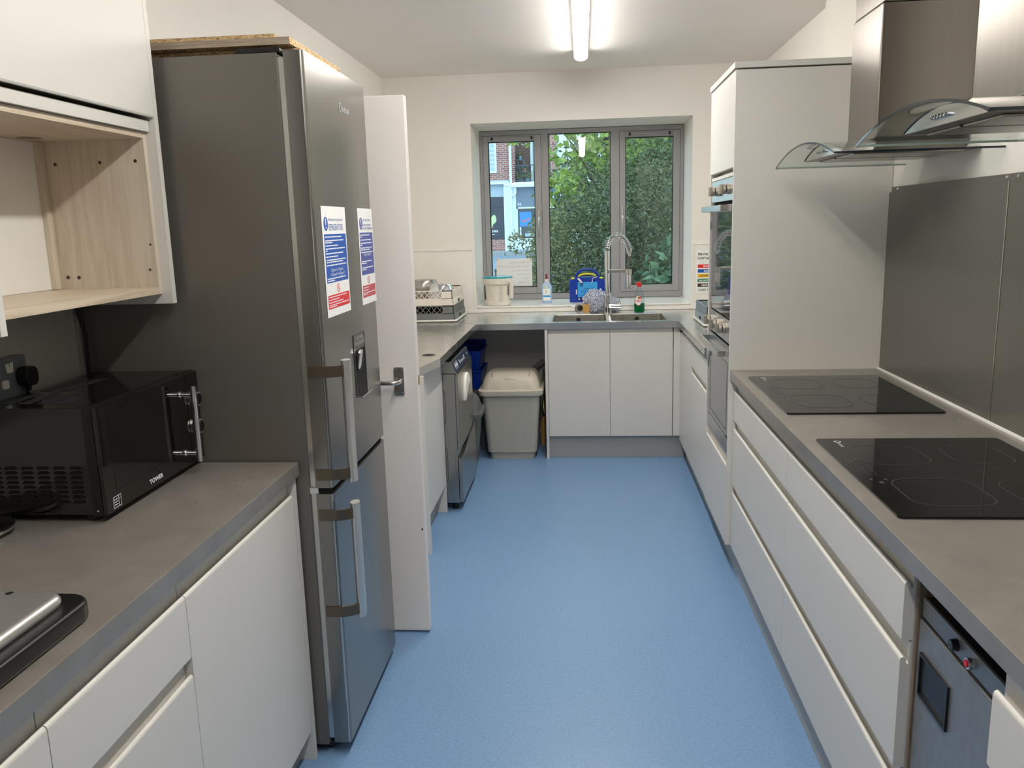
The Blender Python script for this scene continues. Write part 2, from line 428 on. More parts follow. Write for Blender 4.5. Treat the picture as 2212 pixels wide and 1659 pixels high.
X, Y, Z = Vector((1, 0, 0)), Vector((0, 1, 0)), Vector((0, 0, 1))
class Plane:
    """a flat surface: origin, right, up, out; draws thin printed shapes"""
    def __init__(s, o, rt, upv, out): s.o, s.r, s.u, s.n = Vector(o), Vector(rt), Vector(upv), Vector(out)
    def p(s, a, b, t=0.0): return s.o + s.r * a + s.u * b + s.n * t
    def poly(s, name, m, parent, pts, t0, t1, **k):
        return MB().prism(pts, lambda a, b, t: s.p(a, b, t), t0, t1).build(name, m, parent, **k)
    def rect(s, name, m, parent, a0, a1, b0, b1, t0, t1, r=0.0, **k):
        pts = rrect(a1 - a0, b1 - b0, r, 4, (a0 + a1) / 2, (b0 + b1) / 2) if r > 0 else [(a0, b0), (a1, b0), (a1, b1), (a0, b1)]
        return s.poly(name, m, parent, pts, t0, t1, **k)
    def ring(s, name, m, parent, ca, cb, ra, rb, w, t0, t1, seg=28, **k):
        mb = MB(); vs = []
        for t in (t0, t1):
            for (fa, fb) in ((ra, rb), (ra - w, rb - w)):
                vs += [s.p(ca + fa * math.cos(2 * PI * i / seg), cb + fb * math.sin(2 * PI * i / seg), t) for i in range(seg)]
        fs = []
        for i in range(seg):
            j = (i + 1) % seg
            fs += [(i, j, seg + j, seg + i), (2 * seg + i, 2 * seg + j, 3 * seg + j, 3 * seg + i), (i, j, 2 * seg + j, 2 * seg + i), (seg + i, seg + j, 3 * seg + j, 3 * seg + i)]
        mb.add(vs, fs); return mb.build(name, m, parent, **k)
    def outline(s, name, m, parent, pts, w, t0, t1):
        n = len(pts); ca = sum(p[0] for p in pts) / n; cb = sum(p[1] for p in pts) / n
        inner = []
        for i in range(n):
            p0, p1, p2 = Vector(pts[i - 1]), Vector(pts[i]), Vector(pts[(i + 1) % n])
            d = ((p1 - p0).normalized() + (p2 - p1).normalized()).normalized()
            nn = Vector((-d.y, d.x))
            if nn.dot(Vector((ca, cb)) - p1) < 0: nn = -nn
            inner.append(p1 + nn * w)
        vs = [s.p(*q, t) for t in (t0, t1) for ring in (pts, inner) for q in ring]
        fs = []
        for i in range(n):
            j = (i + 1) % n
            fs += [(i, j, n + j, n + i), (2 * n + i, 2 * n + j, 3 * n + j, 3 * n + i), (i, j, 2 * n + j, 2 * n + i), (n + i, n + j, 3 * n + j, 3 * n + i)]
        return MB().add(vs, fs).build(name, m, parent)
    def text(s, name, body, size, m, parent, a, b, t=0.0006, align='LEFT', sx=1.0, bold=0.0):
        return text(name, body, size, m, parent, s.p(a, b, t), s.r, s.u, align, sx, bold)

# J-pull cabinet front: rounded lip, scooped groove, thin upright behind it
def jprofile(z0, lip, top):
    return [(0.0006, z0), (0, z0 + 0.001), (0, lip - 0.008), (0.0008, lip - 0.0045), (0.0026, lip - .0016), (0.0056, lip), (0.0088, lip - 0.0012), (0.0112, lip - 0.0045),
            (0.0122, lip - 0.012), (0.0142, lip - 0.0155), (0.0164, lip - 0.0145), (0.0174, lip - 0.008), (0.0176, top), (0.022, top), (0.022, z0)]
def jfront(name, parent, d, front, w0, w1, z0, lip, top, m='cab'):
    g = 0.0012
    fn = {'-x': lambda a, z, t: (front + a, t, z), '+x': lambda a, z, t: (front - a, t, z), '-y': lambda a, z, t: (t, front + a, z)}[d]
    return MB().prism(jprofile(z0, lip, top), fn, w0 + g, w1 - g).build(name, m, parent, smooth=True)

# ================================================================== ROOM
XL, XR, YB, ZC = -1.395, 1.238, 5.995, 2.575
YR = -2.4
SILL = 0.957
WX0, WX1, WZ1 = -0.782, 0.764, 2.245
YO = 6.60
floor = struct('floor', MB().box(XL - .1, XR + .1, YR - .1, YO, -0.1, 0), 'floor')
struct('ceiling', MB().box(XL - .1, XR + .1, YR - .1, YO, ZC, ZC + .1), 'ceiling')
struct('wall_left', MB().box(XL - .1, XL, YR - .1, YO, 0, ZC), 'wall')
wr = struct('wall_right', MB().box(XR, XR + .1, YR - .1, YO, 0, ZC), 'wall')
struct('wall_right_pier', MB().box(XR - .035, XR - .001, 3.53, 4.45, 2.15, ZC), 'wall')
wb = struct('wall_back', MB().box(XL, WX0, YB, YO, 0, ZC).box(WX1, XR, YB, YO, 0, ZC).box(WX0, WX1, YB, YO, 0, SILL - .012).box(WX0, WX1, YB, YO, WZ1, ZC), 'wall')
struct('wall_rear', MB().box(XL, XR, YR - .1, YR, 0, ZC), 'wall')
# hygienic cladding to dado height, with cap strips, and the window board
for nm, a, b in (('cladding', XL, -0.80), ('cladding', 0.782, XR)):
    struct(nm, MB().box(a, b, YB - .006, YB, 0.912, 1.368), 'white_gloss', wb)
    struct('dado_strip', MB().box(a, b, YB - .012, YB, 1.366, 1.383), 'white_gloss', wb, bevel=.002)
for a, b in ((-0.80, -0.783), (0.765, 0.782)):
    struct('corner_strip', MB().box(a, b, YB - .009, YB, 0.912, 1.375), 'white_gloss', wb, bevel=.002)
struct('upstand', MB().box(-0.783, 0.765, YB - .006, YB, 0.912, SILL - .014), 'white_gloss', wb)
struct('trim_1', MB().box(WX0, WX1, YB - .012, 6.50, SILL - .012, SILL), 'white_gloss', bevel=.003)
tag(bpy.data.objects['trim_1'], 'white window board below the grey window', 'window board')

# ================================================================== WINDOW
win = thing('window_1', 'grey aluminium three-part window above the sink', 'window', (0, 6.53, SILL))
win['kind'] = 'structure'
FY0, FY1 = 6.485, 6.56
def wframe(name, x0, x1, z0, z1, gx0, gx1, gz0, gz1, y0, y1, parent, bevel=.003):
    mb = MB()
    mb.box(x0, gx0, y0, y1, z0, z1).box(gx1, x1, y0, y1, z0, z1).box(gx0, gx1, y0, y1, z0, gz0).box(gx0, gx1, y0, y1, gz1, z1)
    return mb.build(name, 'frame', parent, bevel=bevel)
# outer frame: perimeter and two mullions
FZ0, FZ1 = SILL + .004, WZ1 - .004
of = MB().box(WX0 + .002, -0.757, FY0 + .008, FY1, FZ0, FZ1).box(0.737, WX1 - .002, FY0 + .008, FY1, FZ0, FZ1)
of.box(-0.757, 0.737, FY0 + .008, FY1, 2.209, FZ1).box(-0.757, 0.737, FY0 + .008, FY1, FZ0, 1.003)
of.box(-0.310, -0.2573, FY0 + .008, FY1, 1.003, 2.209).box(0.2163, 0.2824, FY0 + .008, FY1, 1.003, 2.209)
of.build('frame', 'frame', win)
ls = wframe('sash', -0.755, -0.312, 1.005, 2.206, -0.716, -0.362, 1.055, 2.162, FY0, FY1 - .01, win)
rs = wframe('sash', 0.2844, 0.735, 1.005, 2.206, 0.326, 0.685, 1.055, 2.162, FY0, FY1 - .01, win)
for gx0, gx1, gz0, gz1 in ((-0.716, -0.362, 1.055, 2.162), (-0.2573, 0.2163, 1.003, 2.209), (0.326, 0.685, 1.055, 2.162)):
    MB().box(gx0, gx1, FY0 + .030, FY0 + .034, gz0, gz1).build('pane', 'glass', win)
    e = .006
    MB().box(gx0, gx0 + e, FY0 + .012, FY0 + .030, gz0, gz1).box(gx1 - e, gx1, FY0 + .012, FY0 + .030, gz0, gz1).box(gx0 + e, gx1 - e, FY0 + .012, FY0 + .030, gz0, gz0 + e).box(gx0 + e, gx1 - e, FY0 + .012, FY0 + .030, gz1 - e, gz1).build('gasket', 'black', win)
for a, b, par in ((-0.690, -0.374, ls), (0.352, 0.662, rs)):
    MB().box(a + .012, b - .012, FY0 - .010, FY0, 2.176, 2.192).build('trickle_vent', 'frame', par, bevel=.002)
    MB().box(a, a + .014, FY0 - .013, FY0, 2.173, 2.195).box(b - .014, b, FY0 - .013, FY0, 2.173, 2.195).build('vent_clip', 'black', par, bevel=.002)
for hx, par in ((-0.335, ls), (0.300, rs)):
    MB().loft([[(hx + .009 * a, FY0 - t, z + .0 * a) for a, t in ((-1, 0), (1, 0), (1, .014), (-1, .014))] for z in (1.57, 1.645)]).build('handle_plate', 'satin', par, bevel=.004)
    MB().tube([(hx, FY0 - .012, 1.585), (hx, FY0 - .030, 1.58), (hx, FY0 - .034, 1.56), (hx, FY0 - .030, 1.50), (hx, FY0 - .024, 1.452)], [.008, .009, .0085, .0075, .006], 10).build('window_handle', 'satin', par, smooth=True)

# paper sign taped to the left pane, its print showing through mirrored
sg = thing('paper_sign', 'white paper address sign taped to the left window pane, its lettering seen mirrored', 'sign', (-0.543, FY0 + .028, 1.056))
sp = Plane((-0.400, FY0 + .027, 1.056), -X, Z, -Y)
sp.rect('sheet', 'paper', sg, 0, 0.285, 0, 0.222, 0, .0008)
for k, ln in enumerate(("St. Mark's Church", "Oliver's Battery Road South", "Oliver's Battery", "Winchester", "Hants", "SO22 4EZ")):
    sp.text('lettering', ln, .0215, 'text_faint', sg, 0.022, 0.185 - k * 0.031, .0012)
for a in (0.012, 0.273):
    sp.ring('sucker', 'text_grey', sg, a, 0.213, .006, .006, .003, .0008, .004)

# ================================================================== CEILING LIGHTS
def batten(y0, y1, label, tm='tube'):
    t = thing('ceiling_light', label, 'ceiling light', (0, (y0 + y1) / 2, ZC - .075), 'fluorescent battens')
    MB().box(-.0405, .0405, y0 + .002, y1 - .005, ZC - .041, ZC).build('lamp_body', 'lamp_body', t)
    prof = [(.041 * math.cos(a), ZC - .040 + .026 * math.sin(a)) for a in [PI + PI * i / 10 for i in range(11)]]
    MB().prism(prof, lambda a, b, q: (a, q, b), y0 + .012, y1 - .012).build('diffuser', tm, t, smooth=True)
    for a, b in ((y0, y0 + .012), (y1 - .012, y1)):
        MB().prism([(x * 1.03, z) for x, z in prof], lambda a_, b_, q: (a_, q, b_), a, b).build('end_cap', 'lamp_body', t)
batten(3.72, 5.34, 'white ceiling batten light seen at the top of the picture')
batten(1.64, 3.05, 'middle white ceiling batten light overhead, just out of the picture top')
batten(0.20, 1.61, 'white ceiling batten light overhead nearest the camera')

# ================================================================== RIGHT RUN (near)
wt = box('worktop', 'worktop', None, 0.615, 1.226, -0.30, 3.497, 0.870, 0.910, .0025)
tag(wt, 'grey stone-effect worktop holding both black hobs', 'worktop')
RF = 0.632
def carcass(t, x0, x1, y0, y1, z0=.125, z1=.868, m='cabside'):
    return MB().box(x0, x1, y0, y1, z0, z1).build('body', m, t)
def drawer_unit(name, label, d, front, y0, y1, zs, group=None, zb=.128):
    """zs: list of lips from top to bottom"""
    s = 1 if d == '-x' else -1
    t = thing(name, label, 'cabinet', (front + s * .3, (y0 + y1) / 2, 0.1), group)
    x0, x1 = front + s * .0225, (1.236 if s > 0 else XL + .002)
    carcass(t, x0, x1, y0 + .001, y1 - .001)
    for i, lip in enumerate(zs):
        top = .866 if i == 0 else lip + .032
        bot = zs[i + 1] + .037 if i + 1 < len(zs) else zb
        jfront('drawer_front', t, d, front, y0, y1, bot, lip, top)
    return t
drawer_unit('drawer_cabinet', 'grey three-drawer base cabinet beside the tall oven cupboard', '-x', RF, 2.540, 3.497, (.822, .658, .372), 'handleless drawer cabinets under the hobs')
drawer_unit('drawer_cabinet', 'grey three-drawer base cabinet between the undercounter washer and its twin', '-x', RF, 1.592, 2.540, (.822, .658, .372), 'handleless drawer cabinets under the hobs')
drawer_unit('drawer_cabinet', 'grey drawer base cabinet at the right edge nearest the camera', '-x', .618, .60, 1.205, (.822, .658, .372), 'handleless drawer cabinets under the hobs')
tag(box('kick_board', 'plinth', None, .658, .676, 0.60, 1.205, 0, .124), 'grey kick board under the nearest right-hand drawers', 'kick board')
tag(box('kick_board', 'plinth', None, .658, .676, 1.592, 5.31, 0, .124), 'long grey kick board along the floor under the right-hand cupboards', 'kick board')
tag(box('side_panel', 'walnut', None, .655, 1.23, 1.580, 1.591, 0, .868), 'wood-effect cabinet side beside the undercounter washer', 'panel')
# undercounter washer
uw = thing('undercounter_washer', 'grey steel undercounter washer with black switch and red button', 'washer', (.9, 1.39, 0))
MB().box(.668, 1.22, 1.208, 1.578, .10, .795).build('body', 'steel_dark', uw)
MB().box(.662, .669, 1.210, 1.576, .757, .797).build('control_panel', 'washer_steel', uw, bevel=.002)
wd = MB().box(.658, .669, 1.210, 1.576, .11, .752).build('door', 'washer_steel', uw, bevel=.003)
rp = Plane((.658, 1.578, 0), -Y, Z, -X)
rp.outline('handle_surround', 'black', wd, [(.022, .600), (.150, .600), (.150, .690), (.022, .690)], .008, -.002, .005)
MB().add([(.6575, 1.548, .608), (.6575, 1.436, .608), (.6575, 1.436, .682), (.6575, 1.548, .682), (.6565, 1.540, .625), (.6565, 1.445, .625)],
         [(0, 1, 5, 4), (4, 5, 2, 3), (0, 4, 3), (1, 2, 5)]).build('handle_recess', 'black', wd)
MB().cyl((.662, 1.424, .777), (.650, 1.424, .777), .0115, .010, 20).build('rocker_switch', 'black', uw, bevel=.001)
MB().cyl((.662, 1.360, .777), (.650, 1.360, .777), .0105, .0105, 20).build('button_bezel', 'chrome', uw, bevel=.001)
MB().cyl((.652, 1.360, .777), (.6475, 1.360, .777), .0075, .0065, 20).build('red_button', 'led', uw, bevel=.001)
rp2 = Plane((.6498, 1.578, 0), -Y, Z, -X)
rp2.text('mark', '0', .008, 'text_white', uw, .151, .778, .0004); rp2.text('mark', '/', .008, 'text_white', uw, .151, .769, .0004)
for fy in (1.24, 1.55):
    MB().cyl((.70, fy, 0), (.70, fy, .10), .018).build('foot', 'black', uw)

# splashback
spb = thing('splashback', 'dark grey splashback behind the hobs in two sheets', 'splashback', (1.222, 2.5, .912))
box('splash_sheet', 'splash', spb, 1.217, 1.225, 2.5345, 3.478, .918, 1.625, .001)
box('splash_sheet', 'splash', spb, 1.217, 1.225, -0.30, 2.5295, .918, 1.625, .001)
box('joint_strip', 'satin', spb, 1.2155, 1.225, 2.5295, 2.5345, .918, 1.625, 0)
box('top_rail', 'splash', spb, 1.221, 1.229, -0.30, 3.462, 1.625, 1.645, 0)
for yy in (3.398, 2.555, 2.49, 1.8):
    MB().cyl((1.221, yy, 1.636), (1.2175, yy, 1.636), .006, .004, 12).build('screw', 'chrome', spb, smooth=True)
box('seal', 'silicone', spb, 1.211, 1.222, -0.30, 3.495, .909, .919, .003)

# hobs
def hob(yc, label, ya, yb):
    t = thing('induction_hob', label, 'hob', (.90, (ya + yb) / 2, .910), 'induction hobs')
    w, d = yb - ya, .497
    pl = Plane((.655, yb, .910), -Y, X, Z)      # a: towards the camera, b: towards the wall
    pl.rect('glass_plate', 'black_glass', t, 0, w, 0, d, .0005, .006, .012, bevel=.0012, smooth=True)
    T0, T1 = .0061, .0064
    for (a, b, sa, sb) in ((.17, .145, .165, .175), (.17, .365, .155, .150), (.475, .155, .175, .185), (.475, .372, .150, .150)):
        pl.outline('cooking_zone', 'hob_line', t, rrect(sa * 1.12, sb, .05, 6, a, b), .0022, T0, T1)
    for (a, b, sa, sb) in ((.215, .045, .016, .010), (.236, .028, .012, .006), (.236, .062, .012, .006), (.385, .028, .012, .006), (.385, .062, .012, .006), (.408, .045, .016, .010)):
        pl.rect('touch_key', 'hob_line', t, a - sa / 2, a + sa / 2, b - sb / 2, b + sb / 2, T0, T1, .002)
    pl.outline('display', 'hob_line', t, rrect(.085, .020, .002, 2, .312, .045), .0012, T0, T1)
    pl.ring('badge', 'text_grey', t, .036, .052, .010, .010, .003, T0, T1)
    pl.text('badge_text', 'indesit', .017, 'text_grey', t, .049, .046, T1)
    return t
hob(3.0, 'black glass induction hob at the far end beside the oven cupboard', 2.668, 3.322)
hob(2.03, 'black glass induction hob nearest the camera', 1.706, 2.346)

# ================================================================== COOKER HOODS
def hood(yc, label):
    t = thing('cooker_hood', label, 'cooker hood', (.98, yc, 1.73), 'glass cooker hoods')
    hw, sag, z0 = .378, .056, 1.728
    arc = lambda d: z0 + sag * (1 - (d / hw) ** 2)
    ds = [hw * (-1 + 2 * i / 28) for i in range(29)]
    x0, x1 = .748, 1.234
    # curved glass with rounded front corners
    top = []; n = len(ds)
    th = .006
    prof = [(d, arc(d)) for d in ds] + [(d, arc(d) - th) for d in reversed(ds)]
    MB().prism(prof, lambda a, b, q: (q, yc + a, b), x0, x1).build('glass_canopy', 'hood_glass', t, smooth=True)
    MB().prism(prof, lambda a, b, q: (q, yc + a, b), x0 - .0012, x0).build('glass_front_edge', 'glass_edge', t)
    for s in (-1, 1):
        MB().box(x0, x1, yc + s * hw - .0004, yc + s * hw + .0012 * s, arc(hw) - th, arc(hw)).build('glass_side_edge', 'glass_edge' if s < 0 else 'glass_edge_pale', t)
    # steel body under the glass: flat bottom, arched top
    bw, zb, bx = .225, 1.740, .820
    bs = [bw * (-1 + 2 * i / 24) for i in range(25)]
    btop = lambda d: zb + .0405 * (1 - (d / bw) ** 2)
    prof = [(d, btop(d)) for d in bs] + [(bs[-1], zb - .004), (bs[0], zb - .004)]
    MB().prism(prof, lambda a, b, q: (q, yc + a, b), bx, x1).build('hood_body', 'steel_dark', t, smooth=True)
    fp = [(d * .985, btop(d) - .002) for d in bs] + [(bs[-1] * .985, zb - .003), (bs[0] * .985, zb - .003)]
    MB().prism(fp, lambda a, b, q: (q, yc + a, b), bx - .004, bx).build('front_panel', 'satin', t, smooth=True)
    gp = [(d, btop(d) + .0015) for d in bs] + [(d, btop(d) - .002) for d in reversed(bs)]
    MB().prism(gp, lambda a, b, q: (q, yc + a, b), bx - .006, bx + .01).build('gasket', 'black', t)
    for k in range(5):
        yy = yc + (.036 - .018 * k)
        MB().cyl((bx - .004, yy, zb + .016), (bx - .015, yy, zb + .016), .0055, .005, 12).build('button', 'chrome', t, bevel=.0008)
    box('filter', 'steel_app', t, .86, 1.20, yc - .19, yc - .01, zb - .010, zb - .004)
    box('filter', 'steel_app', t, .86, 1.20, yc + .01, yc + .19, zb - .010, zb - .004)
    # chimney in two telescoping sections
    cw = .147
    c1 = MB().box(.941, 1.234, yc - cw, yc + cw, 1.782, 2.192).build('chimney_lower', 'steel_hood', t, bevel=.008)
    MB().box(.946, 1.234, yc - cw + .005, yc + cw - .005, 2.192, ZC - .002).build('chimney_upper', 'steel_hood', t, bevel=.007)
    return t
hood(2.985, 'steel and curved glass cooker hood over the far hob')
hood(2.030, 'steel and curved glass cooker hood over the nearest hob, cut by the right picture edge')

# ================================================================== OVEN TOWER
tw = thing('oven_cupboard', 'tall grey cupboard housing two steel ovens', 'cupboard', (.92, 3.815, 0))
TF = .612
box('side_panel', 'cab', tw, TF, 1.236, 3.500, 3.518, .126, 2.118, .001)
box('side_panel', 'cab', tw, TF, 1.236, 4.116, 4.134, .126, 2.118, .001)
box('top_panel', 'cab', tw, TF - .006, 1.236, 3.494, 4.140, 2.124, 2.147, .001)
box('body', 'cabside', tw, TF + .045, 1.236, 3.518, 4.116, .125, 2.122, 0)
MB().prism([(0, 1.748), (.001, 1.745), (.022, 1.745), (.022, 2.118), (0, 2.118)], lambda a, z, q: (TF + a, q, z), 3.520, 4.114).build('top_door', 'cab', tw)
box('filler_rail', 'cab', tw, TF + .006, TF + .04, 3.520, 4.114, 1.713, 1.728, .001)
jfront('drawer_front', tw, '-x', TF, 3.520, 4.114, .128, .482, .515)
TO = TF + .010
ov = thing('double_oven', 'built-in steel double oven with mirror glass doors and square-grip knobs', 'oven', (TF, 3.815, .52))
box('oven_body', 'void', ov, TO + .013, TF + .044, 3.522, 4.112, .520, 1.712, 0)
cp = box('control_panel', 'steel', ov, TO - .004, TO + .012, 3.522, 4.112, 1.616, 1.711, .0015)
op = Plane((TO - .004, 4.112, 0), -Y, Z, -X)
def oven_knob(par, y, z, m='knob'):
    k = MB().cyl((TO - .004, y, z), (TO - .016, y, z), .022, .0215, 28).build('control_knob', m, par, bevel=.0015)
    MB().cyl((TO - .016, y, z), (TO - .020, y, z), .017, .017, 24).build('knob_collar', 'black', k)
    MB().cyl((TO - .020, y, z), (TO - .032, y, z), .0205, .020, 28).build('knob_ring', m, k, bevel=.001)
    MB().box(TO - .046, TO - .032, y - .0115, y + .0115, z - .0205, z + .0205).build('knob_grip', m, k, bevel=.0025)
for y in (3.635, 3.930): oven_knob(cp, y, 1.663)
op.outline('clock_frame', 'black', cp, [(.235, 1.640), (.305, 1.640), (.305, 1.690), (.235, 1.690)], .004, .0005, .0012)
op.rect('clock_display', 'black_glass', cp, .240, .300, 1.645, 1.685, .0003, .0008)
d1 = box('upper_door', 'oven_glass', ov, TO - .004, TO + .012, 3.522, 4.112, 1.120, 1.600, .002)
def oven_handle(par, z, m='satin'):
    MB().prism([(0, 3.545), (-.048, 3.545), (-.052, 3.549), (-.052, 4.085), (-.048, 4.089), (0, 4.089), (0, 4.077), (-.040, 4.077), (-.040, 3.557), (0, 3.557)],
               lambda a, y, q: (TO - .004 + a, y, q), z - .013, z + .013).build('door_handle', m, par, bevel=.0012)
oven_handle(d1, 1.584)
box('door_trim', 'steel', d1, TO - .0055, TO, 3.522, 4.112, 1.570, 1.600, .001)
op.ring('lock_mark', 'text_grey', d1, .14, 1.545, .004, .004, .0015, .0002, .0006)
cp2 = box('lower_control_panel', 'steel', ov, TO - .004, TO + .012, 3.522, 4.112, 1.012, 1.112, .0015)
for y in (3.665, 3.835, 4.010): oven_knob(cp2, y, 1.068)
MB().box(TO - .0052, TO - .004, 3.66, 3.68, 1.055, 1.075).build('indicator', 'black', cp2)
d2 = box('lower_door', 'oven_glass', ov, TO - .004, TO + .012, 3.522, 4.112, .596, 1.003, .002)
oven_handle(d2, .972)
box('door_trim', 'steel', d2, TO - .0055, TO, 3.522, 4.112, .955, 1.003, .001)
op.outline('inner_window', 'black', d2, rrect(.46, .30, .02, 4, .295, .775), .002, .0002, .0008)
box('base_trim', 'steel', ov, TO - .004, TO + .012, 3.522, 4.112, .524, .592, .0015)

# ================================================================== STAINLESS RUN (back, with both returns)
HW = .7
swt = thing('steel_worktop', 'u-shaped stainless steel worktop with two sink bowls below the window', 'worktop', (0, 5.6, .87))
SY0, SY1, Yf = 5.360, 5.762, 5.285
SX = ((-0.205, 0.150), (0.180, 0.535))
mb = MB()
XW0, XW1 = XL + .002, XR - .002
mb.box(XW0, XW1, SY1, YB - .010, .870, .910)
mb.box(-0.700, .600, Yf, SY0, .870, .910)
mb.box(XW0, SX[0][0], SY0, SY1, .870, .910).box(SX[0][1], SX[1][0], SY0, SY1, .870, .910).box(SX[1][1], XW1, SY0, SY1, .870, .910)
mb.box(.600, XW1, 4.136, SY0, .870, .910)
mb.prism([(XW0, 3.655), (-.752, 3.655), (-.703, 3.90), (-.700, 3.92), (-.700, SY0), (XW0, SY0)], lambda a, b, q: (a, b, q), .870, .910)
mb.build('top', 'steel_top', swt)
for sx0, sx1 in SX:
    w = .0015; zb = .735; n = MB()
    rings = []
    for z, r, ins in ((.9105, .022, -.003), (.9105, .022, 0), (.905, .022, .002), (.75, .026, .006), (.738, .030, .016), (.735, .03, .05)):
        rings.append([(px, py, z) for px, py in rrect(sx1 - sx0 - 2 * ins, SY1 - SY0 - 2 * ins, r, 5, (sx0 + sx1) / 2, (SY0 + SY1) / 2)])
    n.loft(rings, cap=False); n.add(rings[-1], [tuple(range(len(rings[-1])))])
    bowl = n.build('sink_bowl', 'steel_sink', swt, smooth=True)
    cx = (sx0 + sx1) / 2 - (.01 if sx0 < 0 else -.01)
    bp = Plane((cx, SY1 - .0045, .874), X, Z, -Y)
    bp.ring('overflow_rim', 'chrome', bowl, 0, 0, .0175, .0175, .004, 0, .004)
    bp.poly('overflow_hole', 'void', bowl, [(.0135 * math.cos(2 * PI * i / 20), .0135 * math.sin(2 * PI * i / 20)) for i in range(20)], 0, .0012)
    for a in (90, 210, 330):
        ca, sa = math.cos(math.radians(a)), math.sin(math.radians(a))
        bp.poly('overflow_bar', 'chrome', bowl, [(-.0015 * sa, .0015 * ca), (.0015 * sa, -.0015 * ca), (.0015 * sa + .014 * ca, -.0015 * ca + .014 * sa), (-.0015 * sa + .014 * ca, .0015 * ca + .014 * sa)], .001, .003)
    MB().lathe([(.04, 0), (.04, .003), (.032, .004), (.03, .001), (.0, .001)], (cx, (SY0 + SY1) / 2, .7352)).build('waste', 'chrome', bowl, smooth=True)
MB().cyl((-.775, 4.02, .9102), (-.775, 4.02, .9110), .034).build('cable_hole', 'void', swt)
MB().lathe([(.040, 0), (.040, .0015), (.034, .0015)], (-.775, 4.02, .9100), close=False).build('hole_rim', 'steel', swt)
for a, b, c, d in ((-.7, 5.285, XL + .3, 5.985), ):
    MB().tube([(-.700, 5.287, .9103), (-1.30, 5.985, .9103)], .0006, 4).build('weld_seam', 'steel_dark', swt)
# sink cabinet
sc = thing('sink_cabinet', 'grey two-door base cabinet under the sink', 'cabinet', (.17, 5.6, .12))
FYs = 5.303
box('end_panel', 'cab', sc, -.254, -.236, 5.290, YB - .004, 0, .868, .001)
box('body', 'cabside', sc, -.236, .600, FYs + .024, YB - .012, .15, .725, 0)
jfront('door', sc, '-y', FYs, -.235, .167, .153, .838, .866)
jfront('door', sc, '-y', FYs, .167, .569, .153, .838, .866)
jfront('corner_post', sc, '-y', FYs, .5725, .617, .153, .838, .866)
box('kick_board', 'plinth', sc, -.236, .656, FYs + .030, FYs + .048, 0, .150)
# right return: corner door and drawer unit
RF2 = .616
cn = thing('corner_cabinet', 'grey corner base cupboard between the sink and the far right drawers', 'cabinet', (.9, 5.04, .12))
box('body', 'cabside', cn, RF2 + .024, 1.236, 4.770, 5.32, .125, .868, 0)
jfront('door', cn, '-x', RF2, 4.760, 5.302, .128, .838, .866)
du = thing('drawer_cabinet', 'narrow grey cabinet with one drawer over a deep front beside the ovens, far right', 'cabinet', (.9, 4.45, .12), 'handleless drawer cabinets under the hobs')
box('body', 'cabside', du, RF2 + .024, 1.236, 4.137, 4.768, .125, .868, 0)
jfront('drawer_front', du, '-x', RF2, 4.137, 4.760, .712, .838, .866)
jfront('drawer_front', du, '-x', RF2, 4.137, 4.760, .128, .676, .706)
MB().box(RF2 + .012, RF2 + .016, 4.64, 4.66, .845, .862).build('catch', 'black', du)
# left return: cupboard between two end panels
lc = thing('base_cupboard', 'grey base cupboard on the left beyond the open door', 'cabinet', (-1.07, 3.96, 0))
box('end_panel', 'cab', lc, XL + .002, -.737, 3.662, 3.682, 0, .868, .001)
box('end_panel', 'cab', lc, XL + .002, -.757, 4.252, 4.270, 0, .868, .001)
box('body', 'cabside', lc, XL + .002, -.785, 3.682, 4.252, .15, .868, 0)
box('door', 'cab', lc, -.783, -.760, 3.684, 4.250, .152, .866, .0015)
box('kick_board', 'plinth', lc, -.83, -.812, 3.682, 4.252, 0, .148, 0)

# glasswasher
gw = thing('glasswasher', 'stainless steel commercial glasswasher under the left worktop', 'dishwasher', (-1.0, 4.57, 0))
gy0, gy1 = 4.280, 4.858
MB().box(-1.27, -.690, gy0, gy1, .045, .765).build('cabinet', 'steel_app', gw, bevel=.003)
MB().prism([(-1.27, .768), (-.682, .768), (-.706, .832), (-1.27, .832)], lambda a, z, q: (a, q, z), gy0, gy1).build('hood_top', 'steel_app', gw, bevel=.002)
nrm = Vector((.064, 0, .024)).normalized()
upv = Vector((-.024, 0, .064)).normalized()
gp = Plane((-.682, gy0, .768), Y, upv, nrm)
fc = gp.rect('control_fascia', 'panel_navy', gw, .006, .572, .004, .062, .0002, .0012)
gp.rect('fascia_trim', 'chrome', gw, 0, .578, -.006, .003, -.001, .003)
gp.outline('logo_frame', 'text_white', fc, [(.045, .018), (.135, .018), (.135, .052), (.045, .052)], .003, .0012, .0016)
gp.rect('logo_block', 'text_white', fc, .05, .13, .027, .043, .0012, .0016)
gp.text('logo_text', 'MAIDAID', .012, 'panel_navy', fc, .057, .031, .002, sx=1.3)
for k, a in enumerate((.20, .235, .27, .305, .34, .375)):
    gp.rect('touch_key', 'text_white', fc, a, a + .010, .022, .046 if k in (0, 5) else .036, .0012, .0016)
gp.text('model_text', 'C500', .018, 'text_grey', fc, .47, .030, .0016, sx=1.2)
gd = box('door', 'steel_app', gw, -.690, -.676, gy0 + .004, gy1 - .004, .345, .762, .003)
MB().prism([(gy0 + .002, .05), (gy1 - .002, .05), (gy1 - .002, .375), (gy0 + .12, .300), (gy0 + .002, .300)], lambda y, z, q: (q, y, z), -.688, -.668).build('kick_panel', 'steel_app', gw, bevel=.002)
hy = gy0 + .285
hp = [(hy - .10, .600), (hy - .095, .640), (hy - .07, .685), (hy - .03, .715), (hy + .02, .722), (hy + .07, .705), (hy + .10, .665), (hy + .105, .640), (hy + .07, .655), (hy + .02, .640), (hy - .03, .612), (hy - .07, .585), (hy - .095, .578)]
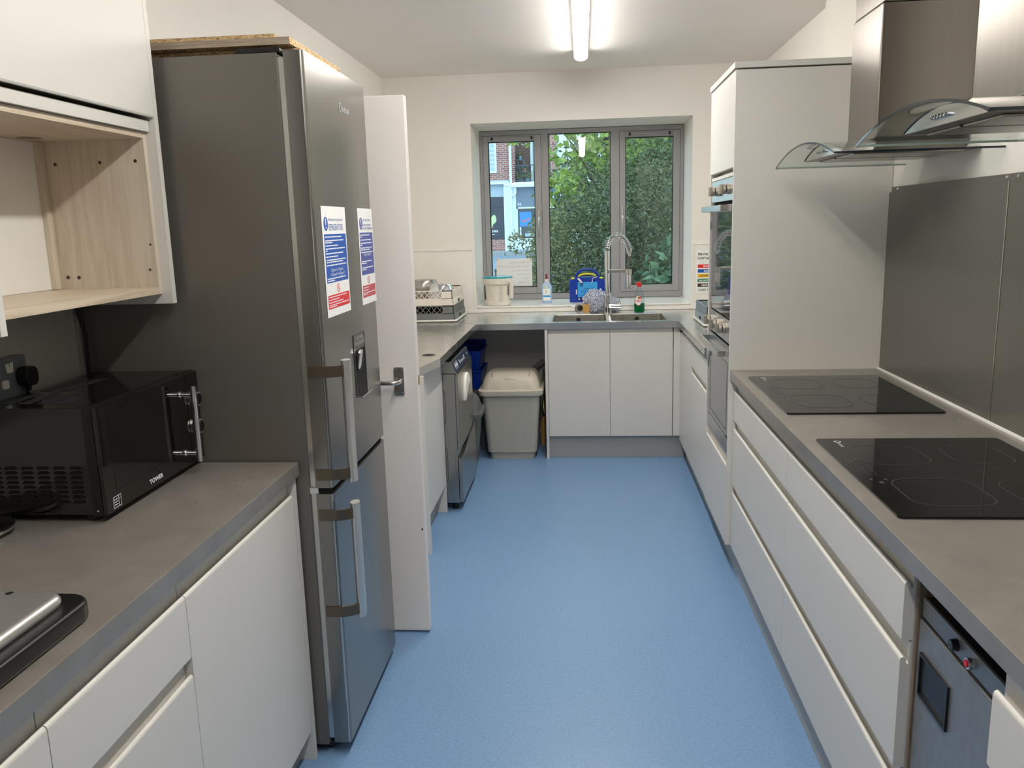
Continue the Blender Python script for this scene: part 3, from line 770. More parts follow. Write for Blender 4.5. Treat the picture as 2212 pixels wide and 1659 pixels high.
MB().prism(hp, lambda y, z, q: (q, y, z), -.677, -.660).build('door_handle', 'white', gd, bevel=.004)
MB().prism([(hy - .07, .585), (hy - .03, .612), (hy + .02, .640), (hy + .07, .655), (hy + .105, .640), (hy + .02, .600)], lambda y, z, q: (q, y, z), -.677, -.670).build('handle_grip', 'black', gd)
sp_ = Plane((-1.27, gy0, 0), X, Z, -Y)
sp_.outline('side_panel_seam', 'steel_dark', gw, rrect(.45, .24, .05, 6, .30, .585), .004, 0, .0015)
sp_.outline('side_panel_seam', 'steel_dark', gw, rrect(.45, .24, .05, 6, .30, .265), .004, 0, .0015)
for fy in (gy0 + .05, gy1 - .05):
    MB().cyl((-.72, fy, 0), (-.72, fy, .05), .02).build('foot', 'black', gw)

# ================================================================== TALL FRIDGE-FREEZER
fr = thing('fridge_freezer', 'tall dark silver fridge-freezer with water dispenser', 'fridge', (-1.03, 2.455, 0))
FY_0, FY_1, FX = 2.152, 2.757, -.703
box('cabinet', 'fridge_side', fr, -1.372, -.770, FY_0, FY_1, .03, 1.986, .003)
box('gasket', 'satin', fr, -.7705, -.7535, FY_0 + .007, FY_1 - .007, .05, 1.975, 0)
def fdoor(z0, z1, nm):
    w = .010
    pts = [(-.753, FY_0), (FX - .012, FY_0), (FX - .004, FY_0 + .003), (FX, FY_0 + .012), (FX + .0005, (FY_0 + FY_1) / 2), (FX, FY_1 - .012), (FX - .004, FY_1 - .003), (FX - .012, FY_1), (-.753, FY_1)]
    return MB().prism(pts, lambda a, b, q: (a, b, q), z0, z1).build(nm, 'fridge', fr, smooth=True)
ud = fdoor(.831, 1.990, 'fridge_door')
ld = fdoor(.040, .813, 'freezer_door')
for z0, z1, par in ((.831, 1.990, ud), (.040, .813, ld)):
    MB().tube([(FX - .0052, FY_0 + .0030, z0 + .001), (FX - .0052, FY_0 + .0030, z1 - .001)], .0028, 8).build('edge_trim', 'satin', par, smooth=True)
box('door_gap', 'void', fr, -.752, -.715, FY_0 + .006, FY_1 - .006, .812, .832, 0)
MB().box(-.79, -.745, FY_0 + .002, FY_0 + .05, .812, .832).build('mid_hinge', 'chrome', fr, bevel=.003)
MB().box(-.88, -.762, FY_0 + .003, FY_0 + .10, 1.986, 1.9985).build('hinge_cover', 'black', fr, bevel=.003)
MB().box(-.790, -.722, FY_1 - .075, FY_1 - .012, 1.986, 2.004).build('top_hinge', 'black', fr, bevel=.006)
box('toe_grille', 'black', fr, -1.35, -.755, FY_0 + .02, FY_1 - .02, .012, .032, 0)
for fy in (FY_0 + .05, FY_1 - .05):
    MB().cyl((-.78, fy, 0), (-.78, fy, .034), .018).build('foot', 'black', fr)
def fhandle(z0, z1, par):
    yb = FY_0 + .040
    prof = [(.020 * math.cos(a), .013 * math.sin(a)) for a in [2 * PI * i / 16 for i in range(16)]]
    h = MB().prism(prof, lambda a, b, q: (-.655 + b, yb + a, q), z0, z1).build('handle_bar', 'handle_alu', par, smooth=True)
    for z in (z0 + .012, z1 - .043):
        MB().prism([(-.748, FY_0 - .0035), (-.700, FY_0 - .0040), (-.672, FY_0 + .006), (-.650, FY_0 + .026), (-.652, FY_0 + .034), (-.668, FY_0 + .022), (-.690, FY_0 + .010), (-.704, FY_0 + .003), (-.748, FY_0 + .001)],
                   lambda a, b, q: (a, b, q), z, z + .031).build('handle_bracket', 'bracket', h, smooth=True)
fhandle(.842, 1.188, ud)
fhandle(.432, .778, ld)
fp = Plane((FX + .0008, FY_0, 0), Y, Z, X)
# water dispenser, let into the upper door
a0, a1 = 2.444 - FY_0, 2.568 - FY_0
wdp = fp.outline('dispenser_surround', 'steel_dark', ud, [(a0 - .002, 1.028), (a1 + .002, 1.028), (a1 + .002, 1.221), (a0 - .002, 1.221)], .004, -.002, .0020)
fp.rect('dispenser_recess', 'void', ud, a0, a1, 1.030, 1.172, -.004, .0004)
fp.rect('dispenser_panel', 'steel_dark', ud, a0, a1, 1.172, 1.219, -.002, .0012)
fp.text('dispenser_text', 'Water Dispenser', .0165, 'text_grey', ud, a0 + .006, 1.187, .0016)
fp.poly('dispenser_drop', 'steel_app', ud, [(a0 + .01, 1.201), (a1 - .01, 1.201), (a1 - .03, 1.214), (a0 + .03, 1.214)], .001, .0015)
MB().prism(rrect(.034, .062, .014, 4, 0, 0), lambda a, b, q: (FX + .004 + q + .18 * b, FY_0 + a0 + .035 + a, 1.142 + b), 0, .007).build('dispenser_lever', 'chrome', ud, bevel=.001)
MB().box(FX + .001, FX + .020, FY_0 + a0, FY_0 + a1, 1.027, 1.031).build('drip_tray', 'chrome', ud, bevel=.001)
fp.ring('brand_ring', 'text_grey', ud, 2.462 - FY_0, 1.889, .011, .014, .003, .0002, .0006)
fp.text('brand_text', 'indesit', .028, 'text_grey', ud, 2.480 - FY_0, 1.880, .0006)

# boards lying on top of the fridge
def board(label, m, x0, x1, y0, y1, z0, z1, edge):
    t = thing('board_offcut', label, 'board', ((x0 + x1) / 2, (y0 + y1) / 2, z0), 'board offcuts on the fridge')
    box('core', 'chip', t, x0, x1, y0, y1, z0 + .001, z1 - .001, 0)
    box('laminate_face', 'grey_edge', t, x0, x1, y0, y1, z1 - .001, z1, 0)
    if edge: box('edging', 'grey_edge', t, x0, x1 - .0015, y0 - .0012, y0, z0, z1, 0)
    return t
board('chipboard offcut with raw edge, lowest on top of the fridge', 'chip', -1.33, -.735, 2.235, 2.68, 1.9995, 2.0115, False)
board('board offcut with grey wood edging, middle one on top of the fridge', 'chip', -1.33, -.745, 2.190, 2.64, 2.012, 2.030, True)
board('chipboard offcut, uppermost on top of the fridge', 'chip', -1.33, -.800, 2.230, 2.60, 2.0305, 2.048, False)

# notices on the fridge door
def words(pl, name, m, par, a, b, w, h, t, rnd):
    mb = MB(); x = a
    while x < a + w - .003:
        l = min(rnd.uniform(.006, .022), a + w - x)
        pts = [(x, b), (x + l, b), (x + l, b + h), (x, b + h)]
        mb.prism(pts, lambda p, q, z: pl.p(p, q, z), t, t + .0002); x += l + .0025
    o = mb.build(name, m, par); o['kind'] = 'stuff'; return o
def notice(label, ya, yb, blue, red, title, dmsg, lines1, lines2):
    w, h = yb - ya, .304
    t = thing('wall_notice', label, 'notice', (FX + .001, (ya + yb) / 2, 1.300), 'catering notices on the fridge door')
    pl = Plane((FX + .0009, ya, 1.300), Y, Z, X); rnd = random.Random(len(label))
    pl.rect('sheet', 'paper', t, 0, w, 0, h, 0, .0006)
    T = .0006
    pl.poly('mandatory_disc', blue, t, [(.034 + .019 * math.cos(2 * PI * i / 24), .256 + .019 * math.sin(2 * PI * i / 24)) for i in range(24)], T, T + .0003)
    pl.poly('exclamation_bar', 'text_white', t, [(.0315, .252), (.0365, .252), (.0385, .270), (.0295, .270)], T + .0003, T + .0005)
    pl.poly('exclamation_dot', 'text_white', t, [(.034 + .003 * math.cos(2 * PI * i / 10), .2455 + .003 * math.sin(2 * PI * i / 10)) for i in range(10)], T + .0003, T + .0005)
    pl.text('heading', 'IMPORTANT NOTICE FOR CATERING STAFF', .0092, blue, t, .058, .264, T + .0003, sx=(w - .066) / .212)
    if isinstance(title, str):
        pl.text('title', title, .026, blue, t, .058, .238, T + .0003, sx=(w - .070) / .220)
    else:
        for k, ln in enumerate(title): pl.text('title', ln, .0105, blue, t, .058, .248 - k * .011, T + .0003, sx=1.0)
    pl.rect('blue_box', blue, t, .012, w - .008, .094, .228, T, T + .0003, .003)
    for (b, f) in lines1: words(pl, 'small_print', 'text_white', t, .018, b, (w - .034) * f, .0034, T + .0003, rnd)
    for k, ln in enumerate(dmsg): pl.text('temperature', ln, .0125, 'text_white', t, .012 + (w - .02) / 2, .1245 - k * .0125 + (.030 if len(dmsg) == 1 else 0), T + .0004, 'CENTER', sx=(.78 if len(dmsg) > 1 else .62))
    pl.ring('prohibition_ring', red, t, w / 2, .076, .0125, .0125, .0028, T, T + .0003)
    pl.poly('prohibition_bar', red, t, [(w / 2 - .0095, .0835), (w / 2 - .0075, .0855), (w / 2 + .0095, .0685), (w / 2 + .0075, .0665)], T, T + .0003)
    pl.rect('red_box', red, t, .012, w - .008, .022, .060, T, T + .0003, .002)
    for (b, f) in lines2: words(pl, 'small_print', 'text_white', t, .018, b, (w - .034) * f, .0026, T + .0003, rnd)
    return t
notice('white refrigerators notice with vivid blue and red boxes on the fridge door, nearer the handle', 2.212, 2.440, 'blue_print', 'red_print', 'REFRIGERATORS',
       ('0 Degrees C to +4 Degrees C', '(+32 Degrees F to +40 Degrees F)'),
       [(.2185, .8), (.2085, .9), (.2030, .35), (.1945, .6), (.1860, .95), (.1805, .1), (.1730, .85), (.1640, .6), (.1550, .95), (.1490, .8), (.1405, 1.0), (.1035, .9), (.0975, .35)],
       [(.0530, .9), (.0455, .5), (.0380, .7), (.0310, 1.0), (.0260, .4)])
notice('white notice with violet-blue and faded red boxes on the fridge door, farther from the handle', 2.578, 2.756, 'violet_print', 'red2_print', ('CONTROL READING', 'RECORD TEMPERATURE'),
       ('+4 Degrees C (40 Degrees F)',),
       [(.2185, .8), (.2125, .15), (.2030, .9), (.1930, .95), (.1870, .12), (.1780, .95), (.1720, .75), (.1640, 1.0), (.1350, .85), (.1290, .4), (.1150, .95), (.1090, .35)],
       [(.0515, .5), (.0430, .4), (.0350, 1.0), (.0300, .35)])

# ================================================================== WHITE DOOR standing open beside the fridge
dr = thing('door_1', 'white painted door standing open beside the fridge', 'door', (-1.0, 2.92, 0))
dr['kind'] = 'structure'
leaf = MB().box(XL + .012, -.604, 2.900, 2.940, .010, 1.985).build('door_leaf', 'door', dr, bevel=.003)
dp = Plane((-.671, 2.8998, .992), X, Z, -Y)
pl_ = dp.rect('handle_plate', 'satin', dr, -.018, .018, -.052, .052, 0, .006, .006, bevel=.0015, smooth=True)
for a, b in ((-.011, .044), (.011, .044), (-.011, -.044), (.011, -.044)):
    MB().cyl(dp.p(a, b, .006), dp.p(a, b, .0068), .0035, .0025, 10).build('screw', 'chrome', pl_)
MB().tube([dp.p(.004, 0, .004), dp.p(.002, 0, .034), dp.p(-.006, 0, .046), dp.p(-.020, .0005, .049), dp.p(-.062, .001, .047), dp.p(-.100, .001, .045)], [.010, .0085, .0085, .008, .0085, .0075], 12).build('lever', 'satin', dr, smooth=True)
MB().box(-.6045, -.602, 2.910, 2.930, .975, 1.010).build('latch_plate', 'brass', dr, bevel=.001)
MB().add([(-.618, 2.8995, .418), (-.612, 2.8995, .420), (-.611, 2.8995, .428), (-.616, 2.8995, .427)], [(0, 1, 2, 3)]).build('paint_chip', 'black', dr)
tr = struct('trim_2', MB().box(XL, XL + .018, 2.86, 2.90, 0, 2.06).box(XL, XL + .018, 3.60, 3.652, 0, 2.06).box(XL, XL + .018, 2.90, 3.60, 2.0, 2.06), 'door', bevel=.003)
tag(tr, 'white door frame on the left wall behind the open door', 'door frame')

# ================================================================== LEFT RUN (near)
wl = box('worktop', 'worktop', None, XL + .001, -.793, -.15, 2.143, .870, .910, .0025)
tag(wl, 'grey stone-effect worktop under the microwave', 'worktop')
LF = -.808
lu = thing('base_cupboard', 'grey single-door base cupboard beside the fridge', 'cabinet', (-1.1, 1.81, .09))
carcass(lu, XL + .002, LF - .0225, 1.488, 2.120, .10)
jfront('door', lu, '+x', LF, 1.488, 2.119, .098, .822, .866)
box('end_panel', 'cab', lu, XL + .002, -.804, 2.121, 2.140, 0, .868, .001)
drawer_unit('drawer_cabinet', 'grey drawer base cabinet below the microwave', '+x', LF, 1.049, 1.488, (.822, .650, .372), 'handleless drawer cabinets on the left', .098)
drawer_unit('drawer_cabinet', 'grey drawer base cabinet at the left edge nearest the camera', '+x', LF, .45, 1.049, (.822, .650, .372), 'handleless drawer cabinets on the left', .098)
tag(box('kick_board', 'plinth', None, -.868, -.850, .45, 2.120, 0, .097), 'grey kick board under the left-hand cupboards', 'kick board')
sl = thing('splashback', 'grey metal splashback on the left wall above the microwave worktop', 'splashback', (XL + .004, 1.1, .912))
box('splash_sheet', 'splash_l', sl, XL + .002, XL + .007, -.15, 2.145, .912, 1.395, .001)

# wall cupboard with open oak niche
uc = thing('wall_cupboard', 'grey wall cupboard above an open oak-lined niche', 'cupboard', (-1.25, 1.8, 1.36))
UXF = -1.083
box('end_panel', 'cab', uc, XL + .001, UXF, 2.102, 2.121, 1.359, 2.36, .0015)
box('end_panel', 'cab', uc, XL + .001, UXF, 1.440, 1.458, 1.359, 2.36, .0015)
box('cupboard_body', 'cabside', uc, XL + .001, UXF - .024, 1.460, 2.100, 1.840, 2.36, 0)
MB().prism([(UXF, 1.836), (UXF, 2.36), (UXF - .022, 2.36), (UXF - .022, 1.846), (UXF - .010, 1.832), (UXF - .002, 1.832)], lambda a, z, q: (a, q, z), 1.460, 2.100).build('cupboard_door', 'cab', uc, smooth=False)
box('pelmet_rail', 'cab', uc, UXF - .045, UXF - .016, 1.460, 2.100, 1.797, 1.825, .0015)
nxf = -1.110
box('niche_top', 'wood_h', uc, XL + .002, nxf, 1.460, 2.084, 1.781, 1.796, .0008)
box('niche_bottom', 'wood_h', uc, XL + .002, nxf, 1.460, 2.084, 1.386, 1.404, .0008)
ns = box('niche_side', 'wood', uc, XL + .002, nxf, 2.0845, 2.1015, 1.386, 1.796, .0008)
box('niche_side', 'wood', uc, XL + .002, nxf, 1.4585, 1.4595, 1.404, 1.781, 0)
box('hanging_rail', 'wood', uc, XL + .002, XL + .017, 2.064, 2.0843, 1.405, 1.780, .0005)
box('niche_back', 'white', uc, XL + .0005, XL + .0018, 1.460, 2.0843, 1.405, 1.780, 0)
def hole(x, y, z, ax, r, par):
    d = Vector(ax)
    MB().cyl(Vector((x, y, z)) + d * .0001, Vector((x, y, z)) + d * .0004, r, r, 14).build('screw_hole', 'brown_print', par)
for x, z, r in ((-1.353, 1.724, .0045), (-1.232, 1.725, .0042), (-1.137, 1.726, .0045), (-1.357, 1.435, .005), (-1.327, 1.434, .005), (-1.121, 1.515, .003), (-1.129, 1.450, .0035)):
    hole(x, 2.0845, z, (0, -1, 0), r, ns)
MB().cyl((-1.35, 1.99, 1.7808), (-1.35, 1.99, 1.7802), .028).build('cable_hole', 'walnut', uc)

# ================================================================== MICROWAVE
mw = thing('microwave', 'black microwave with chrome bar handle on the left worktop', 'microwave', (-1.21, 1.915, .910))
mx0, mxf, my0, my1, mz0, mz1 = -1.352, -1.062, 1.664, 2.112, .926, 1.172
my1 = 2.147
MB().box(mx0, mxf - .032, my0 + .004, my1 - .004, mz0, mz1).build('casing', 'black_gloss', mw, bevel=.004)
MB().box(mxf - .032, mxf - .010, my0, my1, mz0 - .001, mz1).build('front_frame', 'black', mw, bevel=.002)
mdr = MB().box(mxf - .0095, mxf, my0 + .001, 2.077, mz0 + .001, mz1 - .001).build('door', 'black_gloss', mw, bevel=.0015)
MB().box(mxf - .0095, mxf - .0005, 2.080, my1 - .001, mz0 + .001, mz1 - .001).build('control_panel', 'black_gloss', mw, bevel=.0015)
mp_ = Plane((mxf, my0, mz0), Y, Z, X)
mp_.outline('door_window', 'black', mdr, [(.045, .045), (.365, .045), (.365, .222), (.045, .222)], .003, .0001, .0004)
mp_.text('brand_text', 'TOWER', .0155, 'text_white', mdr, .185, .014, .0005, sx=1.15, bold=.0004)
mp_.outline('oven_symbol', 'text_white', mdr, [(.026, .008), (.058, .008), (.058, .034), (.026, .034)], .0012, .0003, .0006)
mp_.rect('oven_symbol_bar', 'text_white', mdr, .0475, .0485, .008, .034, .0003, .0006)
for k in range(3):
    MB().tube([mp_.p(.029 + .004 * i, .014 + .006 * k + (.002 if i % 2 else 0), .0005) for i in range(5)], .0006, 4).build('oven_symbol_wave', 'text_white', mdr)
mp_.rect('oven_symbol_bar', 'text_white', mdr, .050, .056, .025, .026, .0003, .0006)
hy_, hx_ = 2.040, mxf + .038
h = MB().cyl((hx_, hy_, .944), (hx_, hy_, 1.148), .0085, .0085, 20).build('handle_bar', 'chrome', mdr, bevel=.001)
for z in (.966, 1.124):
    MB().cyl((mxf, hy_, z), (hx_, hy_, z), .0062, .0062, 16).build('handle_post', 'chrome', h, smooth=True)
    MB().lathe([(.0062, -.0015), (.0092, -.0015), (.0092, .0015), (.0062, .0015)], (0, 0, 0)).build('dummy', 'chrome', h).hide_render = True
for o in [o for o in bpy.data.objects if o.name.startswith('dummy')]: bpy.data.objects.remove(o)
for z in (.966, 1.124):
    MB().cyl((mxf, hy_, z), (mxf + .003, hy_, z), .0095, .0095, 18).build('post_collar', 'chrome', h, bevel=.0006)
for z in (1.098, 1.022):
    k = MB().cyl((mxf - .0005, 2.113, z), (mxf + .016, 2.113, z), .0205, .0195, 28).build('dial', 'handle_alu', mw, bevel=.0015)
    MB().cyl((mxf + .016, 2.113, z), (mxf + .0168, 2.113, z), .0160, .0155, 24).build('dial_cap', 'black', k)
louver = None
for i in range(6):
    for j in range(8):
        px, pz = -1.352 + .022 + .038 * i, mz0 + .030 + .0112 * j
        if louver is None:
            louver = MB().add([(px, my0 + .0035, pz), (px + .026, my0 + .0035, pz), (px + .023, my0 + .0035, pz + .006), (px + .003, my0 + .0035, pz + .006), (px, my0 - .0005, pz), (px + .026, my0 - .0005, pz)],
                              [(0, 1, 5, 4), (4, 5, 2, 3), (0, 4, 3), (1, 2, 5)]).build('louvre', 'black_matte', mw)
            l0 = (px, pz)
        else:
            o = louver.copy(); C.objects.link(o); o.location = (px - l0[0], 0, pz - l0[1])
tp = Plane((mx0, my0, mz1), X, Y, Z)
for a0_, a1_, b0_, b1_ in ((.03, .06, .05, .17), (.075, .105, .05, .17), (.12, .15, .05, .17), (.03, .06, .20, .36), (.075, .105, .20, .36), (.165, .195, .05, .13)):
    tp.rect('vent_panel', 'void', mw, a0_, a1_, b0_, b1_, .0001, .0006)
for fx in (mx0 + .03, mxf - .05):
    for fy in (my0 + .03, my1 - .03):
        MB().cyl((fx, fy, .910), (fx, fy, mz0 + .001), .016, .018, 16).build('foot', 'black', mw)
MB().cyl((mxf - .021, my0, mz0 + .012), (mxf - .021, my0 - .001, mz0 + .012), .0025).build('screw', 'chrome', mw)

# kettle base behind the coffee machine, seen only by its rim
kb = thing('kettle_base', 'round chrome-rimmed black appliance base at the left picture edge', 'base', (-1.322, 1.588, .910))
MB().lathe([(.070, 0), (.074, .004), (.074, .018), (.066, .022), (.0, .022)], (-1.318, 1.585, .910), 40).build('plate', 'black_gloss', kb, smooth=True)
MB().lathe([(.0742, .008), (.0760, .009), (.0760, .015), (.0742, .016)], (-1.318, 1.585, .910), 40, close=False).build('rim', 'chrome', kb, smooth=True)

# coffee machine drip tray end
cm = thing('coffee_machine', 'black and steel coffee machine base cut off by the left picture edge', 'coffee machine', (-1.0, 1.02, .910))
def slab(pts, z0, z1, nm, m, bev):
    return MB().prism(pts, lambda a, b, q: (a, b, q), z0, z1).build(nm, m, cm, bevel=bev, seg=4)
slab(rrect(.36, .43, .045, 6, -1.010, 1.030), .910, .944, 'base', 'black', .008)
slab(rrect(.306, .372, .030, 6, -1.015, 1.030), .938, .9618, 'drip_tray', 'handle_alu', .018)
for hx, hyy, r in ((-.985, 1.185, .010), (-1.015, 1.185, .006), (-.960, 1.172, .006), (-.985, 1.155, .006), (-.955, 1.200, .006), (-1.02, 1.13, .010), (-1.05, 1.165, .006)):
    MB().cyl((hx, hyy, .9620), (hx, hyy, .9624), r, r, 18).build('drain_hole', 'void', cm)
MB().box(-1.165, -1.03, .83, 1.00, .948, 1.20).build('brew_tower', 'black', cm, bevel=.02)

# wall socket with plug
so = thing('wall_socket', 'grey double wall socket with a white sticker above the microwave', 'socket', (XL + .02, 1.81, 1.16))
sx1 = XL + .034
so_b = MB().box(XL + .007, sx1, 1.735, 1.882, 1.166, 1.262).build('backbox', 'greyp', so, bevel=.004)
sop = Plane((sx1, 1.735, 1.166), Y, Z, X)
sop.poly('sticker', 'white', so, [(.074, .062), (.084, .060), (.090, .061), (.096, .061), (.098, .084), (.088, .084), (.086, .070), (.083, .083), (.072, .082)], .0002, .0008)
sop.rect('switch', 'white', so, .052, .072, .026, .046, 0, .004, .004)
pg = thing('plug', 'black mains plug in the wall socket', 'plug', (sx1 + .02, 1.865, 1.19))
MB().prism(rrect(.046, .048, .017, 6, 1.858, 1.212), lambda a, b, q: (q, a, b), sx1 + .001, sx1 + .030).build('plug_body', 'black', pg, bevel=.005)
MB().cyl((sx1 + .014, 1.858, 1.190), (sx1 + .014, 1.858, 1.176), .0085, .006, 14).build('cord_grip', 'black', pg)
MB().tube([(sx1 + .014, 1.858, 1.178), (sx1 + .012, 1.856, 1.174), (XL + .018, 1.86, 1.10), (XL + .018, 1.93, 1.02), (XL + .018, 2.0, .98)], .0035, 8).build('cord', 'black', pg, smooth=True)
cb = MB().tube([(XL + .014, 2.137, 1.40), (XL + .02, 2.135, 1.33), (XL + .035, 2.134, 1.28), (XL + .03, 2.135, 1.20), (XL + .03, 2.136, 1.00), (XL + .03, 2.136, .93)], .005, 8).build('power_cable', 'black', None, smooth=True)
tag(cb, 'black power cable hanging between wall cupboard and fridge', 'cable')

# ================================================================== BINS, CRATES AND PIPES in the alcove
def swing_bin(label, x, y, w0, w1, d0, d1, hb, ht, mb_, ml, grp):
    t = thing('swing_bin', label, 'bin', (x, y, 0), grp)
    R_ = lambda w, d, z, r=.04: [(x + a, y + b, z) for a, b in rrect(w, d, r, 5)]
    MB().loft([R_(w0 - .03, d0 - .03, 0), R_(w0 - .03, d0 - .03, .045), R_(w0, d0, .050), R_(w0 + .3 * (w1 - w0), d0 + .3 * (d1 - d0), .050 + .3 * (hb - .05)), R_(w1, d1, hb)]).build('bin_body', mb_, t, smooth=True)
    lid = MB().loft([R_(w1 + .035, d1 + .035, hb - .012, .05), R_(w1 + .045, d1 + .045, hb - .002, .05), R_(w1 + .045, d1 + .045, hb + .022, .05), R_(w1 + .03, d1 + .03, hb + .028, .05), R_(w1 + .005, d1 + .005, hb + .030, .05),
               R_(w1 - .015, d1 - .02, hb + .075, .06), R_(w1 - .045, d1 - .07, hb + .110, .06), R_(w1 - .085, d1 - .14, hb + .130, .05), R_(w1 - .15, d1 - .22, hb + .136, .03)]).build('lid', ml, t, smooth=True)
    for s in (-1, 1):
        MB().tube([(x + s * (w1 / 2 - .068), y - d1 / 2 + .10, hb + .1345), (x + s * (w1 / 2 - .068), y - d1 / 2 + .068, hb + .128), (x + s * (w1 / 2 - .072), y - d1 / 2 + .030, hb + .1075)], .0016, 5).build('flap_slot', 'bin_dark', lid)
    MB().loft([[(x - .0 + a * q, y - d1 / 2 + .028 + o, hb + .095 + .010 * b * q + o * .8) for a, b in [(.045 * math.cos(2 * PI * i / 16), math.sin(2 * PI * i / 16)) for i in range(16)]] for q, o in ((1, 0.008), (1, -.004), (.8, -.007))]).build('flap_grip', ml, lid, smooth=True)
    return t
swing_bin('large grey swing-top bin in the alcove under the worktop', -.485, 5.435, .330, .385, .31, .345, .450, .61, 'bin', 'bin_lid', 'swing bins in the alcove')
swing_bin('dark grey swing-top bin half hidden behind the glasswasher', -.858, 5.045, .34, .395, .23, .27, .375, .55, 'bin_dark', 'bin_dark', 'swing bins in the alcove')
def crate(label, x, y, z, lip=True):
    t = thing('plastic_crate', label, 'crate', (x, y, z), 'blue crates in the alcove')
    R_ = lambda w, d, zz: [(x + a, y + b, z + zz) for a, b in rrect(w, d, .02, 3)]
    m = MB().loft([R_(.24, .30, 0), R_(.27, .335, .125), R_(.29, .355, .125), R_(.29, .355, .135), R_(.262, .327, .135), R_(.232, .292, .006)], cap=False)
    m.add(R_(.24, .30, 0), [tuple(range(16))]); m.add(R_(.232, .292, .006), [tuple(range(16))])
    m.build('shell', 'crate_blue', t, smooth=True)
    if lip: MB().box(x - .135, x + .135, y + .155, y + .163, z + .132, z + .175).build('back_lip', 'crate_blue', t, bevel=.003)
    for k in range(12 if lip else 0):
        MB().box(x - .12 + .02 * k, x - .112 + .02 * k, y + .154, y + .1555, z + .140, z + .160).build('slot', 'kit_navy', t)
    for k in range(9):
        MB().box(x - .10 + .025 * k, x - .095 + .025 * k, y - .172, y - .158, z + .02, z + .12).build('rib', 'crate_blue', t)
st = thing('storage_stand', 'dark stand carrying the blue crates behind the bins', 'stand', (-.86, 5.72, 0))
box('shelf', 'bin_dark', st, -1.03, -.69, 5.54, 5.92, .40, .42)
for ax in (-1.02, -.71):
    for ay in (5.55, 5.90): box('leg', 'bin_dark', st, ax - .01, ax + .01, ay - .01, ay + .01, 0, .40)
crate('blue plastic crate, lower of the two stacked behind the glasswasher', -.845, 5.735, .421, False)
crate('blue plastic crate, upper of the two stacked behind the glasswasher', -.845, 5.735, .556)
pp = thing('waste_pipe', 'grey waste pipes on the alcove wall beside the bin', 'pipe', (-.30, 5.93, .1))
MB().tube([(-.262, 5.94, .55), (-.30, 5.94, .55), (-.62, 5.94, .30), (-.68, 5.94, .26)], .021, 12).build('pipe', 'pipe_grey', pp, smooth=True)
MB().tube([(-.285, 5.90, .50), (-.285, 5.90, .30), (-.29, 5.90, .24), (-.29, 5.93, .10)], .020, 12).build('trap', 'pipe_grey', pp, smooth=True)
vl = thing('isolation_valve', 'small brass valve with yellow sleeve beside the big bin', 'valve', (-.295, 5.72, 0))
MB().tube([(-.290, 5.74, .36), (-.290, 5.70, .27), (-.285, 5.69, .22)], .009, 10).build('valve_body', 'brass', vl, smooth=True)
MB().tube([(-.295, 5.66, .0), (-.295, 5.66, .10), (-.29, 5.68, .20)], [.016, .016, .010], 10).build('sleeve', 'sponge', vl, smooth=True)

# ================================================================== RACKS on the worktop
def lattice_side(mb, p0, rt, length, z0, z1, n, w, thick, nrm):
    p0, rt, nrm = Vector(p0), Vector(rt), Vector(nrm)
    st_ = length / n
    for k in range(-1, n + 1):
        for s in (0, 1):
            a0_, a1_ = (k * st_, (k + 1) * st_) if s == 0 else ((k + 1) * st_, k * st_)
            b0, b1 = z0, z1
            # clip to the panel
            def clip(a0_, b0, a1_, b1):
                if a0_ < 0: b0 = b0 + (0 - a0_) / (a1_ - a0_) * (b1 - b0); a0_ = 0
                if a1_ < 0: b1 = b0 + (0 - a0_) / (a1_ - a0_) * (b1 - b0); a1_ = 0
                return a0_, b0, a1_, b1
            if min(a0_, a1_) < -1e-6 or max(a0_, a1_) > length + 1e-6: continue
            d = Vector((a1_ - a0_, b1 - b0)).normalized(); nn = Vector((-d.y, d.x)) * w / 2
            pts = [(a0_ + nn.x, b0 + nn.y), (a0_ - nn.x, b0 - nn.y), (a1_ - nn.x, b1 - nn.y), (a1_ + nn.x, b1 + nn.y)]
            mb.prism(pts, lambda a, b, q: p0 + rt * a + Vector((0, 0, b)) + nrm * q, -thick, 0)
